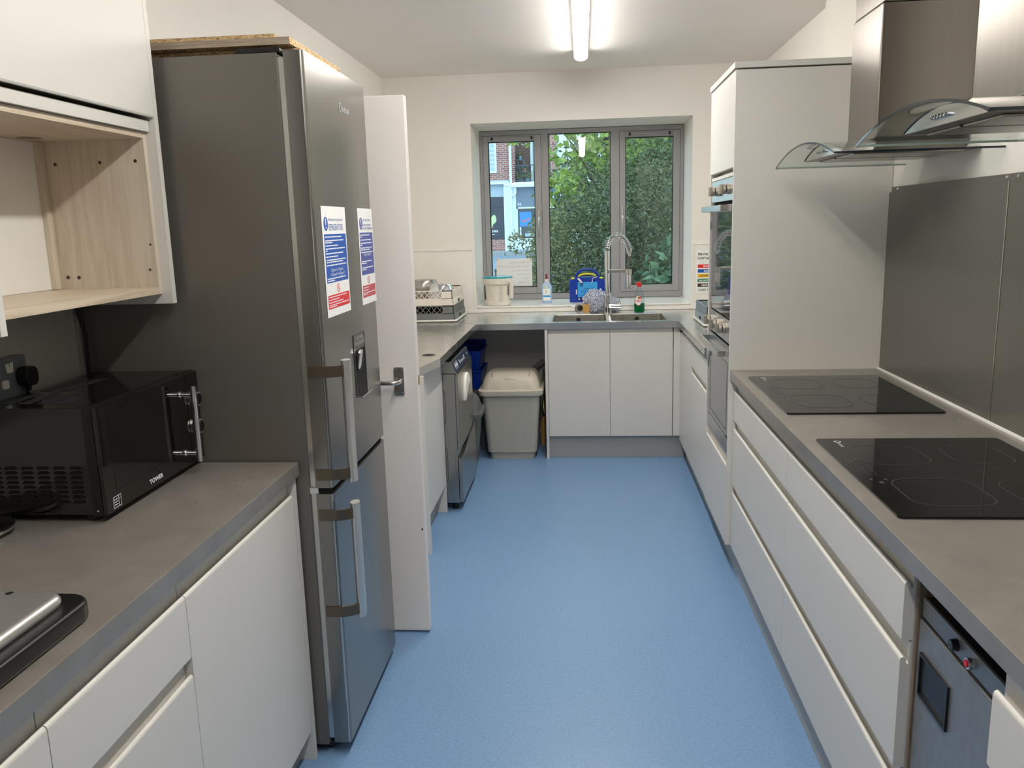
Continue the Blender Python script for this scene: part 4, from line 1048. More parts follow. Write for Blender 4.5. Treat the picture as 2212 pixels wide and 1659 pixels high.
def glass_rack(label, x0, x1, y0, y1, z, m, grp, h=.098, grid=True):
    t = thing('dishwasher_rack', label, 'rack', ((x0 + x1) / 2, (y0 + y1) / 2, z), grp)
    zl = z + h * .42
    th = .006
    lower = MB()
    for a, b, c, d in ((x0, x1, y0, y0 + th), (x0, x1, y1 - th, y1), (x0, x0 + th, y0, y1), (x1 - th, x1, y0, y1)):
        lower.box(a, b, c, d, z, zl)
    lower.build('lower_wall', m, t, bevel=.002)
    box('base', m, t, x0 + th, x1 - th, y0 + th, y1 - th, z + .004, z + .009, 0)
    i = .006
    fr_ = MB()
    for a, b, c, d in ((x0 + i, x1 - i, y0 + i, y0 + i + th), (x0 + i, x1 - i, y1 - i - th, y1 - i), (x0 + i, x0 + i + th, y0 + i, y1 - i), (x1 - i - th, x1 - i, y0 + i, y1 - i)):
        fr_.box(a, b, c, d, z + h - .008, z + h).box(a, b, c, d, zl, zl + .005)
    for cx_, sx_ in ((x0 + i, 1), (x1 - i, -1)):
        for cy_, sy_ in ((y0 + i, 1), (y1 - i, -1)):
            fr_.box(cx_, cx_ + sx_ * .075, cy_, cy_ + sy_ * th, zl, z + h).box(cx_, cx_ + sx_ * th, cy_, cy_ + sy_ * .02, zl, z + h)
    fr_.build('upper_frame', m, t, bevel=.001)
    la = MB()
    lattice_side(la, (x0 + i + .075, y0 + i + .0005, 0), X, x1 - x0 - 2 * i - .15, zl + .004, z + h - .007, 9, .004, .004, -Y)
    lattice_side(la, (x0 + i + .075, y1 - i, 0), X, x1 - x0 - 2 * i - .15, zl + .004, z + h - .007, 9, .004, .004, Y)
    for xs, nn in ((x1 - i - .0005, X), (x0 + i + .0005, -X)):
        lattice_side(la, (xs, y0 + i + .02, 0), Y, y1 - y0 - 2 * i - .04, zl + .004, z + h - .007, 24, .0042, .004, nn)
        la.box(xs - .002, xs + .002, y0 + i + .02, y1 - i - .02, (zl + z + h) / 2 - .003, (zl + z + h) / 2 + .001)
    la.build('lattice', m, t)
    for ys in (y0 + .16 * (y1 - y0),):
        MB().box(x1 - .001, x1 + .0006, (y0 + y1) / 2 - .035, (y0 + y1) / 2 + .035, z + .006, z + .026).build('grip_slot', 'void', t)
        MB().box(x0 - .0006, x0 + .001, (y0 + y1) / 2 - .035, (y0 + y1) / 2 + .035, z + .006, z + .026).build('grip_slot', 'void', t)
    MB().box((x0 + x1) / 2 - .10, (x0 + x1) / 2 + .10, y0 - .0006, y0 + .001, z, z + .024).build('front_recess', m, t)
    return t
def tray(label, x0, x1, y0, y1, z):
    t = thing('drip_tray', label, 'tray', ((x0 + x1) / 2, (y0 + y1) / 2, z), 'white trays under the racks')
    R_ = lambda g, zz, r: [(a, b, zz) for a, b in rrect(x1 - x0 + 2 * g, y1 - y0 + 2 * g, r, 5, (x0 + x1) / 2, (y0 + y1) / 2)]
    MB().loft([R_(-.03, z, .02), R_(-.028, z + .007, .02), R_(0, z + .009, .03), R_(0, z + .018, .03), R_(-.006, z + .018, .03), R_(-.010, z + .012, .03)]).build('tray_shell', 'white_gloss', t, smooth=True)
tray('white tray under the two stacked racks on the left', XL + .012, -.842, 5.415, 5.950, .9105)
glass_rack('grey lattice rack, lower of two stacked on the left worktop', XL + .030, -.860, 5.438, 5.938, .9235, 'rack_grey', 'dishwasher racks')
glass_rack('cream lattice rack holding a steel pot, upper of two on the left worktop', XL + .030, -.866, 5.442, 5.934, 1.0218, 'rack_white', 'dishwasher racks', .100)
tray('white tray under the blue-grey rack on the right', .705, 1.215, 4.93, 5.46, .9105)
glass_rack('blue-grey lattice rack on the right worktop partly behind the ovens', .722, 1.20, 4.95, 5.44, .9235, 'rack_blue', 'dishwasher racks', .105)
pot = thing('steel_pot', 'upturned brushed steel pot, dull and taller, in the cream rack', 'pot', (-1.02, 5.65, 1.031))
MB().lathe([(.105, 0), (.105, .09), (.100, .130), (.088, .146), (0, .150)], (-1.115, 5.700, 1.033), 40).build('pan', 'steel_app', pot, smooth=True)
bw_ = thing('steel_bowl', 'shiny upturned steel bowl beside the pot in the cream rack', 'bowl', (-.955, 5.56, 1.031))
MB().lathe([(.088, 0), (.090, .004), (.086, .07), (.075, .112), (.055, .128), (0, .133)], (-.968, 5.560, 1.033), 40).build('bowl_shell', 'chrome', bw_, smooth=True)
lad = MB().tube([(-.895, 5.60, 1.118), (-.90, 5.62, 1.10), (-.93, 5.70, 1.045), (-.935, 5.72, 1.036)], [.014, .010, .005, .004], 10).build('serving_spoon', 'chrome', None, smooth=True)
tag(lad, 'small steel serving spoon leaning by the right side of the cream rack', 'spoon')

# colour-code poster on the back wall
cp_ = thing('hygiene_poster', 'white colour-coded chopping board hygiene poster right of the window', 'poster', (.90, YB - .008, 1.02))
pp_ = Plane((.797, YB - .0062, 1.020), X, Z, -Y)
pp_.rect('sheet', 'paper', cp_, 0, .21, 0, .312, 0, .0012)
pp_.outline('sheet_border', 'text_grey', cp_, [(0, 0), (.21, 0), (.21, .312), (0, .312)], .0012, .0012, .0014)
pp_.text('headline', 'PREVENT CROSS', .0245, 'text_dark', cp_, .014, .270, .0016, sx=.82, bold=.0006)
pp_.text('headline', 'CONTAMINATION', .0245, 'text_dark', cp_, .011, .242, .0016, sx=.82, bold=.0006)
pp_.text('small_print', 'USE CORRECT COLOUR CODED', .011, 'text_grey', cp_, .020, .226, .0016)
pp_.text('small_print', 'CHOPPING BOARDS & KNIVES', .011, 'text_grey', cp_, .024, .212, .0016)
for k, (s_, m_, tm, ca_) in enumerate((('RAW MEAT', 'red_print', 'text_white', .052), ('RAW FISH', 'blue_print', 'text_white', .057), ('COOKED MEATS', 'yellow_print', 'text_dark', .030), ('SALADS & FRUITS', 'green_print', 'text_white', .022), ('VEGETABLES', 'brown_print', 'text_white', .040), ('DAIRY PRODUCTS', 'paper', 'text_dark', .022))):
    b = .182 - k * .0335
    pp_.rect('colour_bar', m_, cp_, .014, .196, b, b + .0245, .0012, .0016, .003)
    if m_ == 'paper': pp_.outline('bar_border', 'text_dark', cp_, rrect(.182, .0245, .003, 3, .105, b + .01225), .0008, .0016, .0018)
    pp_.text('bar_text', s_, .0185, tm, cp_, ca_, b + .0055, .0019, bold=.0004)

# ================================================================== SILL ITEMS
kt = thing('jug', 'cream jug-shaped appliance with teal lid on the window sill', 'jug', (-.612, 6.075, SILL))
kx, ky = -.632, 6.085
MB().lathe([(.088, 0), (.096, .004), (.098, .028), (.090, .034)], (kx, ky, SILL), 40).build('base_ring', 'kettle', kt, smooth=True)
MB().lathe([(.086, .030), (.090, .034), (.094, .14), (.096, .158)], (kx, ky, SILL), 40).build('jug_body', 'kettle', kt, smooth=True)
MB().lathe([(.096, .152), (.108, .160), (.112, .176), (.114, .196), (.112, .200), (.0, .200)], (kx, ky, SILL), 40).build('collar', 'kettle', kt, smooth=True)
MB().lathe([(.112, .199), (.113, .206), (.108, .212), (.06, .217), (0, .218)], (kx, ky, SILL), 40).build('lid', 'teal', kt, smooth=True)
MB().loft([[(kx - .008 + a * w, ky - .03 + b * .3 * w, SILL + z) for a, b in [(math.cos(2 * PI * i / 12), math.sin(2 * PI * i / 12)) for i in range(12)]] for z, w in ((.214, .0055), (.235, .006), (.252, .0085), (.262, .0075), (.267, .003))]).build('lid_lever', 'greyp', kt, smooth=True)
MB().tube([(kx + .055, ky - .072, SILL + .186), (kx + .085, ky - .066, SILL + .184), (kx + .104, ky - .058, SILL + .168), (kx + .107, ky - .056, SILL + .14), (kx + .107, ky - .056, SILL + .08), (kx + .105, ky - .058, SILL + .052)], [.014, .0145, .015, .015, .0145, .012], 12).build('handle', 'kettle', kt, smooth=True)
MB().box(kx - .094, kx - .088, ky - .030, ky - .012, SILL + .045, SILL + .148).build('sight_window', 'black', kt, bevel=.002)
MB().box(kx + .078, kx + .084, ky - .050, ky - .036, SILL + .075, SILL + .148).build('sight_window', 'black', kt, bevel=.002)
kp = Plane((kx + .012, ky - .0925, SILL), X, Z, Vector((.12, -1, 0)).normalized())
for k in range(3):
    kp.outline('pictogram', 'text_grey', kt, rrect(.034, .032, .004, 3, .022, .055 + .036 * k), .0014, .0035, .0045)
    kp.ring('pictogram_drop', 'text_grey', kt, .022, .052 + .036 * k, .007, .007, .002, .0035, .0045)
    kp.poly('pictogram_tip', 'text_grey', kt, [(.018, .058 + .036 * k), (.026, .058 + .036 * k), (.022, .068 + .036 * k)], .0035, .0045)

sb = thing('soap_bottle', 'clear pump bottle of pale blue gel with maroon cap on the sill', 'bottle', (-.273, 6.15, SILL))
bx, by = -.272, 6.165
MB().lathe([(.031, 0), (.036, .004), (.037, .12), (.032, .138), (.020, .152), (.013, .158), (.013, .166)], (bx, by, SILL), 28, sx=1.0, sy=.7).build('bottle_body', 'gel', sb, smooth=True)
MB().lathe([(.0135, .156), (.0140, .158), (.0140, .178), (.012, .180)], (bx, by, SILL), 20).build('neck_collar', 'white', sb, smooth=True)
MB().lathe([(.011, .180), (.011, .190), (.005, .192), (.005, .205)], (bx, by, SILL), 18).build('pump_stem', 'maroon_cap', sb, smooth=True)
MB().tube([(bx + .004, by, SILL + .208), (bx, by, SILL + .212), (bx - .004, by - .008, SILL + .212), (bx - .004, by - .024, SILL + .207)], [.009, .0095, .008, .005], 10).build('pump_head', 'maroon_cap', sb, smooth=True)
lp = Plane((bx, by - .0262, SILL), X, Z, -Y)
lb = lp.rect('label', 'paper', sb, -.026, .026, .020, .110, 0, .0012)
lp.rect('label_band', 'kit_cyan', lb, -.026, .026, .046, .060, .0012, .0016)
lp.ring('label_logo', 'text_dark', lb, -.005, .092, .005, .007, .002, .0012, .0016)
lp.rect('label_tag', 'ext_cream', sb, -.016, .004, .114, .132, 0, .0012)
lp.text('label_text', 'gel', .014, 'text_grey', lb, -.012, .074, .0017)

fk = thing('first_aid_kit', 'blue catering first aid case with yellow clips on the sill', 'first aid kit', (.027, 6.19, SILL))
ax, ay = .028, 6.175
AW, AH, AD = .262, .186, .075
MB().prism([(-AW / 2, .006), (-AW / 2 + .006, 0), (AW / 2 - .006, 0), (AW / 2, .006), (AW / 2, AH - .022), (AW / 2 - .03, AH - .006), (AW / 2 - .065, AH), (-AW / 2 + .065, AH), (-AW / 2 + .03, AH - .006), (-AW / 2, AH - .022)],
           lambda a, z, q: (ax + a, q, SILL + z), ay, ay + AD).build('case', 'kit_blue', fk, bevel=.004)
arcp = [(.083 * math.cos(a), .060 * math.sin(a)) for a in [PI * i / 14 for i in range(15)]]
MB().tube([(ax + p, ay + AD * .4, SILL + AH - .004 + q) for p, q in arcp], .0095, 10).build('carry_handle', 'kit_blue', fk, smooth=True)
arci = [(.066 * math.cos(a), .040 * math.sin(a)) for a in [PI * i / 14 for i in range(15)]]
MB().tube([(ax + p, ay + AD * .4, SILL + AH + q * .55) for p, q in arci[1:-1]], .0075, 8).build('yellow_insert', 'kit_yellow', fk, smooth=True)
for s in (-1, 1):
    MB().box(ax + s * .105 - .012, ax + s * .105 + .012, ay - .004, ay + .03, SILL + AH - .014, SILL + AH - .002).build('clip', 'kit_yellow', fk, bevel=.004)
ap = Plane((ax, ay - .0002, SILL), X, Z, -Y)
ap.outline('front_ridge', 'kit_blue', fk, rrect(.19, .158, .012, 3, 0, .083), .004, 0, .002)
kl = ap.rect('label', 'kit_cyan', fk, -.070, .076, .038, .150, 0, .0014)
ap.rect('label_foot', 'kit_navy', kl, -.070, .076, .012, .038, 0, .0014)
ap.rect('label_sheen', 'ext_poster', kl, -.066, .060, .044, .056, .0014, .0016)
ap.poly('shield', 'text_navy', kl, [(-.054, .141), (-.042, .146), (-.030, .141), (-.031, .126), (-.042, .114), (-.053, .126)], .0014, .0018)
ap.ring('shield_ring', 'kit_cyan', kl, -.042, .131, .007, .007, .002, .0018, .0021)
for k, (s_, a_) in enumerate((('Catering', -.028), ('First Aid Kit', -.044), ('10 Person', -.032))):
    ap.text('label_text', s_, .0205, 'text_navy', kl, a_, .094 - k * .0215, .0019)
ap.poly('cross', 'text_white', kl, [(-.060 + p * .007, .0245 + q * .007) for p, q in ((-.33, 1), (.33, 1), (.33, .33), (1, .33), (1, -.33), (.33, -.33), (.33, -1), (-.33, -1), (-.33, -.33), (-1, -.33), (-1, .33), (-.33, .33))], .0014, .0019)
MB().tube([(ax - .070, ay - .004, SILL + .178), (ax - .055, ay - .005, SILL + .165), (ax - .040, ay - .005, SILL + .145)], [.004, .008, .007], 8).build('paper_tag', 'white', fk, smooth=True)
MB().tube([(ax + .030, ay - .004, SILL + .142), (ax + .040, ay - .006, SILL + .155), (ax + .038, ay - .006, SILL + .172), (ax + .05, ay - .004, SILL + .18), (ax + .075, ay, SILL + .187)], .0022, 6).build('tag_cord', 'white', fk, smooth=True)
ap.rect('side_catch', 'white', fk, -.084, -.076, .060, .095, 0, .004, .002)

# ================================================================== SINK ITEMS
tapx, tapy = .168, 5.838
tpt = thing('spring_tap', 'tall chrome spring-neck sink tap', 'tap', (tapx, tapy, .910))
MB().lathe([(.030, 0), (.030, .004), (.0275, .006), (.0275, .128), (.020, .132)], (tapx, tapy, .910), 28).build('tap_body', 'chrome', tpt, smooth=True)
MB().cyl((tapx, tapy, 1.040), (tapx, tapy, 1.290), .0180, .0180, 24).build('riser', 'chrome', tpt, smooth=True)
MB().cyl((tapx, tapy, 1.210), (tapx, tapy, 1.345), .0192, .0192, 24).build('riser_sleeve', 'chrome', tpt, bevel=.001)
# hose arc, over and down to the spray head
hose = []
for i in range(41):
    a = PI * i / 40
    hose.append(Vector((tapx + .0765 - .0765 * math.cos(a), tapy - .012 * (i / 40), 1.350 + .098 * math.sin(a) - (.035 * max(0, i - 20) / 20))))
MB().tube(hose + [Vector((tapx + .146, tapy - .012, 1.25)), Vector((tapx + .143, tapy - .012, 1.19))], .0095, 10).build('hose', 'steel_dark', tpt, smooth=True)
coil = []
turns = 26; N = turns * 10
cum = [0]
for i in range(40): cum.append(cum[-1] + (hose[i + 1] - hose[i]).length)
for k in range(N + 1):
    s_ = cum[-1] * .97 * k / N
    i = max(j for j in range(40) if cum[j] <= s_ + 1e-9)
    f_ = (s_ - cum[i]) / (cum[i + 1] - cum[i])
    p = hose[i].lerp(hose[i + 1], f_); d = (hose[i + 1] - hose[i]).normalized()
    n1 = Vector((0, 1, 0)); n2 = d.cross(n1).normalized()
    a = 2 * PI * turns * k / N
    coil.append(p + (n1 * math.cos(a) + n2 * math.sin(a)) * .0168)
MB().tube(coil, .0038, 6).build('spring', 'chrome', tpt, smooth=True)
MB().cyl(hose[-1] + Vector((0, 0, .02)), hose[-1] - Vector((0, 0, .012)), .011, .010, 18).build('hose_ferrule', 'satin', tpt, smooth=True)
MB().box(tapx, tapx + .135, tapy - .018, tapy - .006, 1.189, 1.214).build('arm', 'satin', tpt, bevel=.002)
MB().cyl((tapx + .146, tapy - .012, 1.176), (tapx + .146, tapy - .012, 1.214), .0235, .0235, 20).build('arm_ring', 'satin', tpt, bevel=.0015)
MB().cyl((tapx + .146, tapy - .012, 1.190), (tapx + .146, tapy - .012, 1.090), .0195, .0195, 22).build('spray_head', 'chrome', tpt, bevel=.001)
MB().cyl((tapx + .146, tapy - .012, 1.092), (tapx + .146, tapy - .012, 1.078), .027, .026, 24).build('spray_nozzle', 'chrome', tpt, bevel=.0015)
MB().cyl((tapx + .01, tapy - .01, .962), (tapx + .095, tapy - .014, .960), .0215, .0215, 22).build('mixer_barrel', 'chrome', tpt, bevel=.0015)
MB().tube([(tapx + .083, tapy - .014, .972), (tapx + .085, tapy - .014, 1.000), (tapx + .086, tapy - .014, 1.066)], [.006, .0042, .004], 10).build('mixer_lever', 'chrome', tpt, smooth=True)

# crumpled cloth
rnd = random.Random(3)
bm = bmesh.new(); bmesh.ops.create_icosphere(bm, subdivisions=5, radius=1.0)
from mathutils import noise as mnoise
for v in bm.verts:
    p = v.co.copy()
    f_ = 1 + .25 * mnoise.noise(p * 1.7 + Vector((3, 1, 2))) + .42 * abs(mnoise.noise(p * 3.1)) - .12 + .10 * mnoise.noise(p * 8)
    w = .085 * (1 - .35 * max(0, p.z))
    v.co = Vector((p.x * w * f_ + .012 * p.z - (.018 * p.z if p.z > 0 else 0), p.y * .045 * f_, .085 + p.z * .085 * f_))
    v.co.z = max(v.co.z, 0.002)
me = bpy.data.meshes.new('dishcloth'); bm.to_mesh(me); bm.free()
for p in me.polygons: p.use_smooth = True
me.materials.append(M['cloth'])
cl = bpy.data.objects.new('dishcloth', me); C.objects.link(cl); cl.location = (.083, 5.895, .910)
tag(cl, 'crumpled blue and white checked dishcloth beside the tap', 'cloth')
cl2 = bpy.data.objects.new('dishcloth', me.copy()); C.objects.link(cl2); cl2.location = (.215, 5.925, .910); cl2.scale = (.55, .8, .62); cl2.rotation_euler = (0, 0, 1.1)
tag(cl2, 'smaller end of checked cloth showing behind the tap lever', 'cloth')
# sponge and brush
spn = thing('sponge', 'tan sponge block standing by the left sink bowl', 'sponge', (.018, 5.84, .910))
box('foam', 'sponge', spn, -.006, .040, 5.838, 5.862, .910, .972, .004)
box('scourer', 'scour', spn, -.006, .040, 5.832, 5.8378, .910, .970, .002)
spn.children[1].data.materials[0] = M['sponge']
br = thing('washing_up_brush', 'round washing-up brush lying on its side by the left sink bowl', 'brush', (-.036, 5.86, .910))
bc = Vector((-.034, 5.862, .943)); bd = Vector((.35, -.9, .15)).normalized(); bu = bd.orthogonal().normalized(); bw2 = bd.cross(bu)
MB().cyl(bc, bc + bd * .014, .033, .031, 28).build('brush_head', 'rack_grey', br, bevel=.003)
ring = MB()
for k in range(34):
    a = 2 * PI * k / 34
    d2 = bu * math.cos(a) + bw2 * math.sin(a)
    ring.cyl(bc + bd * .012 + d2 * .027, bc + bd * .030 + d2 * .034, .0016, .0012, 5)
    ring.cyl(bc + bd * .012 + d2 * .020, bc + bd * .030 + d2 * .024, .0016, .0012, 5)
o = ring.build('bristles', 'white', br); o['kind'] = 'stuff'
MB().cyl(bc + bd * .012, bc + bd * .028, .019, .019, 22).build('black_bristles', 'black', br)
MB().tube([bc, bc + Vector((-.02, .03, .005)), bc + Vector((-.07, .055, .02))], [.010, .008, .006], 8).build('brush_handle', 'white', br, smooth=True)
mt1 = box('draining_mat', 'kit_cyan', None, -.13, .05, 5.80, 5.835, .9101, .9115, 0); mt1.data.materials[0] = mat('pale_strip', rgb(170, 184, 214), .4)
tag(mt1, 'pale blue strip behind the left sink bowl under the sponge', 'mat')
mt2 = box('draining_mat', 'kit_cyan', None, .33, .49, 5.80, 5.835, .9101, .9115, 0); mt2.data.materials[0] = mt1.data.materials[0]
tag(mt2, 'pale blue strip behind the right sink bowl under the green bottle', 'mat')
# washing-up liquid
wl_ = thing('washing_up_liquid', 'half-full bottle of green washing-up liquid with red cap', 'bottle', (.389, 5.815, .9115))
wx, wy, wz = .389, 5.818, .9116
prof = [(.031, 0), (.037, .004), (.0385, .05), (.037, .10), (.036, .125), (.030, .148), (.019, .166), (.013, .176), (.013, .184)]
MB().lathe([(r * .94, z) for r, z in prof[:2]] + [(.0362, .05), (.0358, .064)], (wx, wy, wz), 32, 1, .62).build('liquid', 'green_liquid', wl_, smooth=True)
MB().lathe(prof, (wx, wy, wz), 32, 1, .62).build('bottle_body', 'bottle', wl_, smooth=True)
MB().lathe([(.0145, .180), (.0155, .182), (.015, .200), (.010, .203)], (wx, wy, wz), 22).build('cap', 'red_cap', wl_, smooth=True)
MB().tube([(wx + .008, wy, wz + .203), (wx - .005, wy, wz + .206), (wx - .022, wy - .004, wz + .203), (wx - .028, wy - .005, wz + .200)], [.007, .008, .005, .004], 8).build('cap_tab', 'red_cap', wl_, smooth=True)
wp = Plane((wx - .009, wy - .0240, wz), X, Z, -Y)
lb2 = wp.poly('label', 'paper', wl_, [(.0235 * math.cos(2 * PI * i / 28), .085 + .034 * math.sin(2 * PI * i / 28)) for i in range(28)], 0, .0012)
wp.ring('label_ring', 'red_print', lb2, 0, .085, .0235, .034, .0022, .0012, .0016)
wp.poly('label_flash', 'orange', lb2, [(.002, .094), (.019, .098), (.017, .108), (.009, .114), (.001, .112)], .0012, .0016)
wp.poly('label_leaf', 'green_print', lb2, [(-.004, .098), (.002, .100), (.001, .110), (-.005, .108)], .0016, .0018)
wp.text('label_text', 'FAIRY', .0165, 'red_print', lb2, -.0195, .078, .0018, sx=.85, bold=.0006)
wp.poly('label_tail', 'paper', lb2, [(.004, .050), (.014, .056), (.018, .070), (.008, .060)], 0, .0013)

# ================================================================== OUTSIDE
def ext(name, m, x0, x1, y0, y1, z0, z1, parent=None, bevel=0):
    return MB().box(x0, x1, y0, y1, z0, z1).build(name, m, parent, bevel=bevel)
g = MB().add([(-14, 6.75, -.25), (14, 6.75, -.25), (20, 17.0, .12), (-20, 17.0, .12)], [(0, 1, 2, 3)]).build('garden_ground', 'soil'); g['kind'] = 'structure'
g = MB().add([(-20, 17.0, .14), (20, 17.0, .14), (26, 33.6, .30), (-26, 33.6, .30)], [(0, 1, 2, 3)]).build('road', 'asphalt'); g['kind'] = 'structure'
g = ext('pavement', 'pave', -26, 26, 33.85, 36.0, .0, .44); g['kind'] = 'structure'
kerb = thing('kerb', 'row of grey kerbstones along the far pavement', 'kerb', (-2, 33.7, .2))
k0 = MB().box(-.44, .44, 33.6, 33.85, .2, .46).build('kerbstone', 'kerbstone', kerb, bevel=.02)
k0.location = (-4.5, 0, 0)
for i in range(1, 16):
    o = k0.copy(); C.objects.link(o); o.location = (-4.5 + .9 * i, 0, 0)
bd_ = thing('shop_building', 'brick building with shops and a balcony across the street', 'building', (-2.5, 38, .44))
YF = 36.0
# upper storey
ext('brick_wall', 'brick', -9, -2.87, YF, YF + .3, 3.30, 9, bd_)
ext('brick_wall', 'brick', -1.34, -1.07, YF, YF + .3, 3.30, 9, bd_)
ext('brick_wall', 'brick', .9, 9, YF, YF + .3, 3.30, 9, bd_)
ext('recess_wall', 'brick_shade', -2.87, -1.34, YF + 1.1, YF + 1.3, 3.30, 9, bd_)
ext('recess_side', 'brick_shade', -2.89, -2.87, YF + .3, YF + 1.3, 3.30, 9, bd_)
ext('balcony_slab', 'ext_white', -2.90, 1.0, YF - .05, YF + 1.3, 3.22, 3.31, bd_)
ext('white_panel', 'ext_white', -1.07, .9, YF + .15, YF + .3, 3.30, 9, bd_)
ext('balcony_door', 'ext_white', -2.24, -1.88, YF + 1.02, YF + 1.1, 3.31, 5.6, bd_)
ext('door_glass', 'ext_pale', -2.14, -1.96, YF + 1.0, YF + 1.02, 3.5, 5.4, bd_)
wn_ = ext('window_panel', 'ext_white', -5.2, -3.62, YF - .06, YF, 3.72, 5.6, bd_)
for k in range(9): ext('shutter_slat', 'ext_pale', -5.1, -3.70, YF - .075, YF - .06, 3.82 + .19 * k, 3.96 + .19 * k, wn_)
ext('ledge', 'ext_white', -6, -3.10, YF - .25, YF, 3.24, 3.33, bd_)
ext('ledge_soffit', 'ext_pale', -6, -3.12, YF - .20, YF, 3.33, 3.40, bd_)
MB().tube([(-3.035, YF - .08, 9), (-3.035, YF - .08, 3.1), (-3.035, YF - .22, 2.9), (-3.035, YF - .22, .45)], .055, 8).build('downpipe', 'ext_white', bd_, smooth=True)
ext('gutter', 'ext_white', -3.02, 1.0, YF - .30, YF - .05, 3.10, 3.21, bd_)
MB().tube([(-2.84, YF - .15, 3.1), (-2.84, YF - .15, 2.86), (-2.97, YF - .22, 2.72)], .05, 8).build('swan_neck', 'ext_white', bd_, smooth=True)
# shopfronts
ext('pilaster', 'ext_white', -3.35, -2.83, YF - .12, YF + .1, .44, 3.2, bd_)
ext('pilaster', 'ext_white', -.25, .2, YF - .12, YF + .1, .44, 3.2, bd_)
ext('shop_header', 'ext_pale', -6, -3.35, YF, YF + .1, 2.72, 3.25, bd_)
ext('shutter_box', 'panel_navy', -6, -3.35, YF - .04, YF + .1, 2.30, 2.72, bd_)
s1 = ext('shop_window', 'ext_dark', -6, -3.35, YF + .02, YF + .1, .93, 2.30, bd_)
ext('stall_riser', 'brick', -6, -3.35, YF, YF + .12, .44, .93, bd_)
f1 = Plane((0, YF + .018, 0), X, Z, -Y)
f1.poly('cream_motif', 'ext_cream', s1, [(-3.98, 1.34), (-3.90, 1.42), (-3.86, 1.56), (-3.74, 1.66), (-3.70, 1.76), (-3.73, 1.90), (-3.78, 1.98), (-3.86, 1.95), (-3.94, 1.84), (-4.02, 1.80), (-4.1, 1.6)], 0, .01)
f1.text('shop_lettering', 'Bows', .19, 'ext_white', s1, -3.97 - .10, 1.235, .012, bold=.004)
f1.rect('lettering_rule', 'ext_white', s1, -4.1, -3.80, 1.13, 1.155, 0, .012)
ext('fascia', 'ext_fascia', -2.83, -.25, YF - .03, YF + .1, 2.27, 3.1, bd_)
s2 = ext('shop_window', 'ext_glass', -2.78, -.30, YF + .04, YF + .1, .95, 2.22, bd_)
ext('window_frame', 'ext_white', -2.83, -2.77, YF - .02, YF + .06, .95, 2.27, bd_)
ext('window_frame', 'ext_white', -2.83, -.25, YF - .02, YF + .06, 2.20, 2.27, bd_)
ext('stall_riser', 'ext_white', -2.83, -.25, YF, YF + .12, .44, .95, bd_)
f2 = Plane((0, YF + .038, 0), X, Z, -Y)
ps = f2.rect('window_poster', 'ext_poster', s2, -2.70, -2.20, 1.45, 2.06, 0, .01)
f2.poly('poster_streak', 'ext_pink', ps, [(-2.68, 1.70), (-2.40, 1.74), (-2.25, 1.84), (-2.30, 1.70), (-2.55, 1.62)], .01, .014)
f2.rect('display_block', 'ext_pale', s2, -2.48, -2.0, 1.0, 1.16, 0, .02)
f3 = Plane((0, YF - .032, 0), X, Z, -Y)
f3.text('house_number', '93', .16, 'ext_white', bd_, -2.77, 2.33, .004, bold=.004)
f3.text('shop_lettering', 'BRIGHT', .24, 'ext_white', bd_, -1.62, 2.60, .004, bold=.006, sx=1.25)
ext('shop_window', 'ext_dark', .2, 8, YF + .02, YF + .1, .44, 2.6, bd_)
ext('fascia', 'ext_fascia', .2, 8, YF, YF + .1, 2.6, 3.2, bd_)
# balcony railing
rl = thing('balcony_railing', 'thin iron railing on the balcony across the street', 'railing', (-2.2, YF, 3.31))
MB().box(-2.87, 1.0, YF + .02, YF + .05, 3.98, 4.02).build('top_rail', 'iron', rl)
MB().box(-2.87, 1.0, YF + .02, YF + .05, 3.36, 3.39).build('bottom_rail', 'iron', rl)
b0 = MB().box(-2.86, -2.845, YF + .027, YF + .042, 3.39, 3.98).build('baluster', 'iron', rl)
for i in range(1, 34):
    o = b0.copy(); C.objects.link(o); o.location = (.113 * i, 0, 0)
# pots and step stand on the balcony
def pot_plant(label, x, y, z, r, m, lm, s):
    t = thing('balcony_pot', label, 'plant pot', (x, y, z), 'pots on the balcony')
    MB().lathe([(r * .75, 0), (r, r * 1.8), (r * .9, r * 1.8)], (x, y, z), 16).build('pot', m, t, smooth=True)
    lf = MB(); rr = random.Random(int(x * 1000) % 97)
    for k in range(70):
        c = Vector((x + rr.gauss(0, s), y + rr.gauss(0, s), z + r * 1.8 + abs(rr.gauss(0, s * 1.1))))
        d = Vector((rr.gauss(0, 1), rr.gauss(0, 1), rr.gauss(0, 1))).normalized() * .07; e = d.orthogonal().normalized() * .025
        lf.add([c - d, c + e, c + d, c - e], [(0, 1, 2, 3)])
    o = lf.build('foliage', lm, t); o['kind'] = 'stuff'
stp = thing('plant_stand', 'pale metal plant stand on the balcony', 'stand', (-2.55, YF + .5, 3.31))
for s in (-.13, .13):
    MB().tube([(-2.68 + s, YF + .85, 4.30), (-2.40 + s, YF + .25, 3.31)], .016, 6).build('stand_leg', 'zinc', stp)
for z_, y_, x_ in ((4.28, YF + .82, -2.66), (4.05, YF + .70, -2.60), (3.75, YF + .5, -2.52)):
    MB().box(x_ - .15, x_ + .15, y_ - .10, y_ + .10, z_, z_ + .015).build('stand_shelf', 'zinc', stp)
pot_plant('zinc pot on top of the plant stand', -2.68, YF + .82, 4.295, .09, 'zinc', 'leaf_mid', .06)
pot_plant('terracotta pot halfway up the plant stand', -2.47, YF + .5, 3.765, .08, 'terracotta', 'leaf_broad', .06)
pot_plant('zinc pot on the balcony floor at the right', -2.34, YF + .35, 3.31, .10, 'zinc', 'leaf_mid', .12)
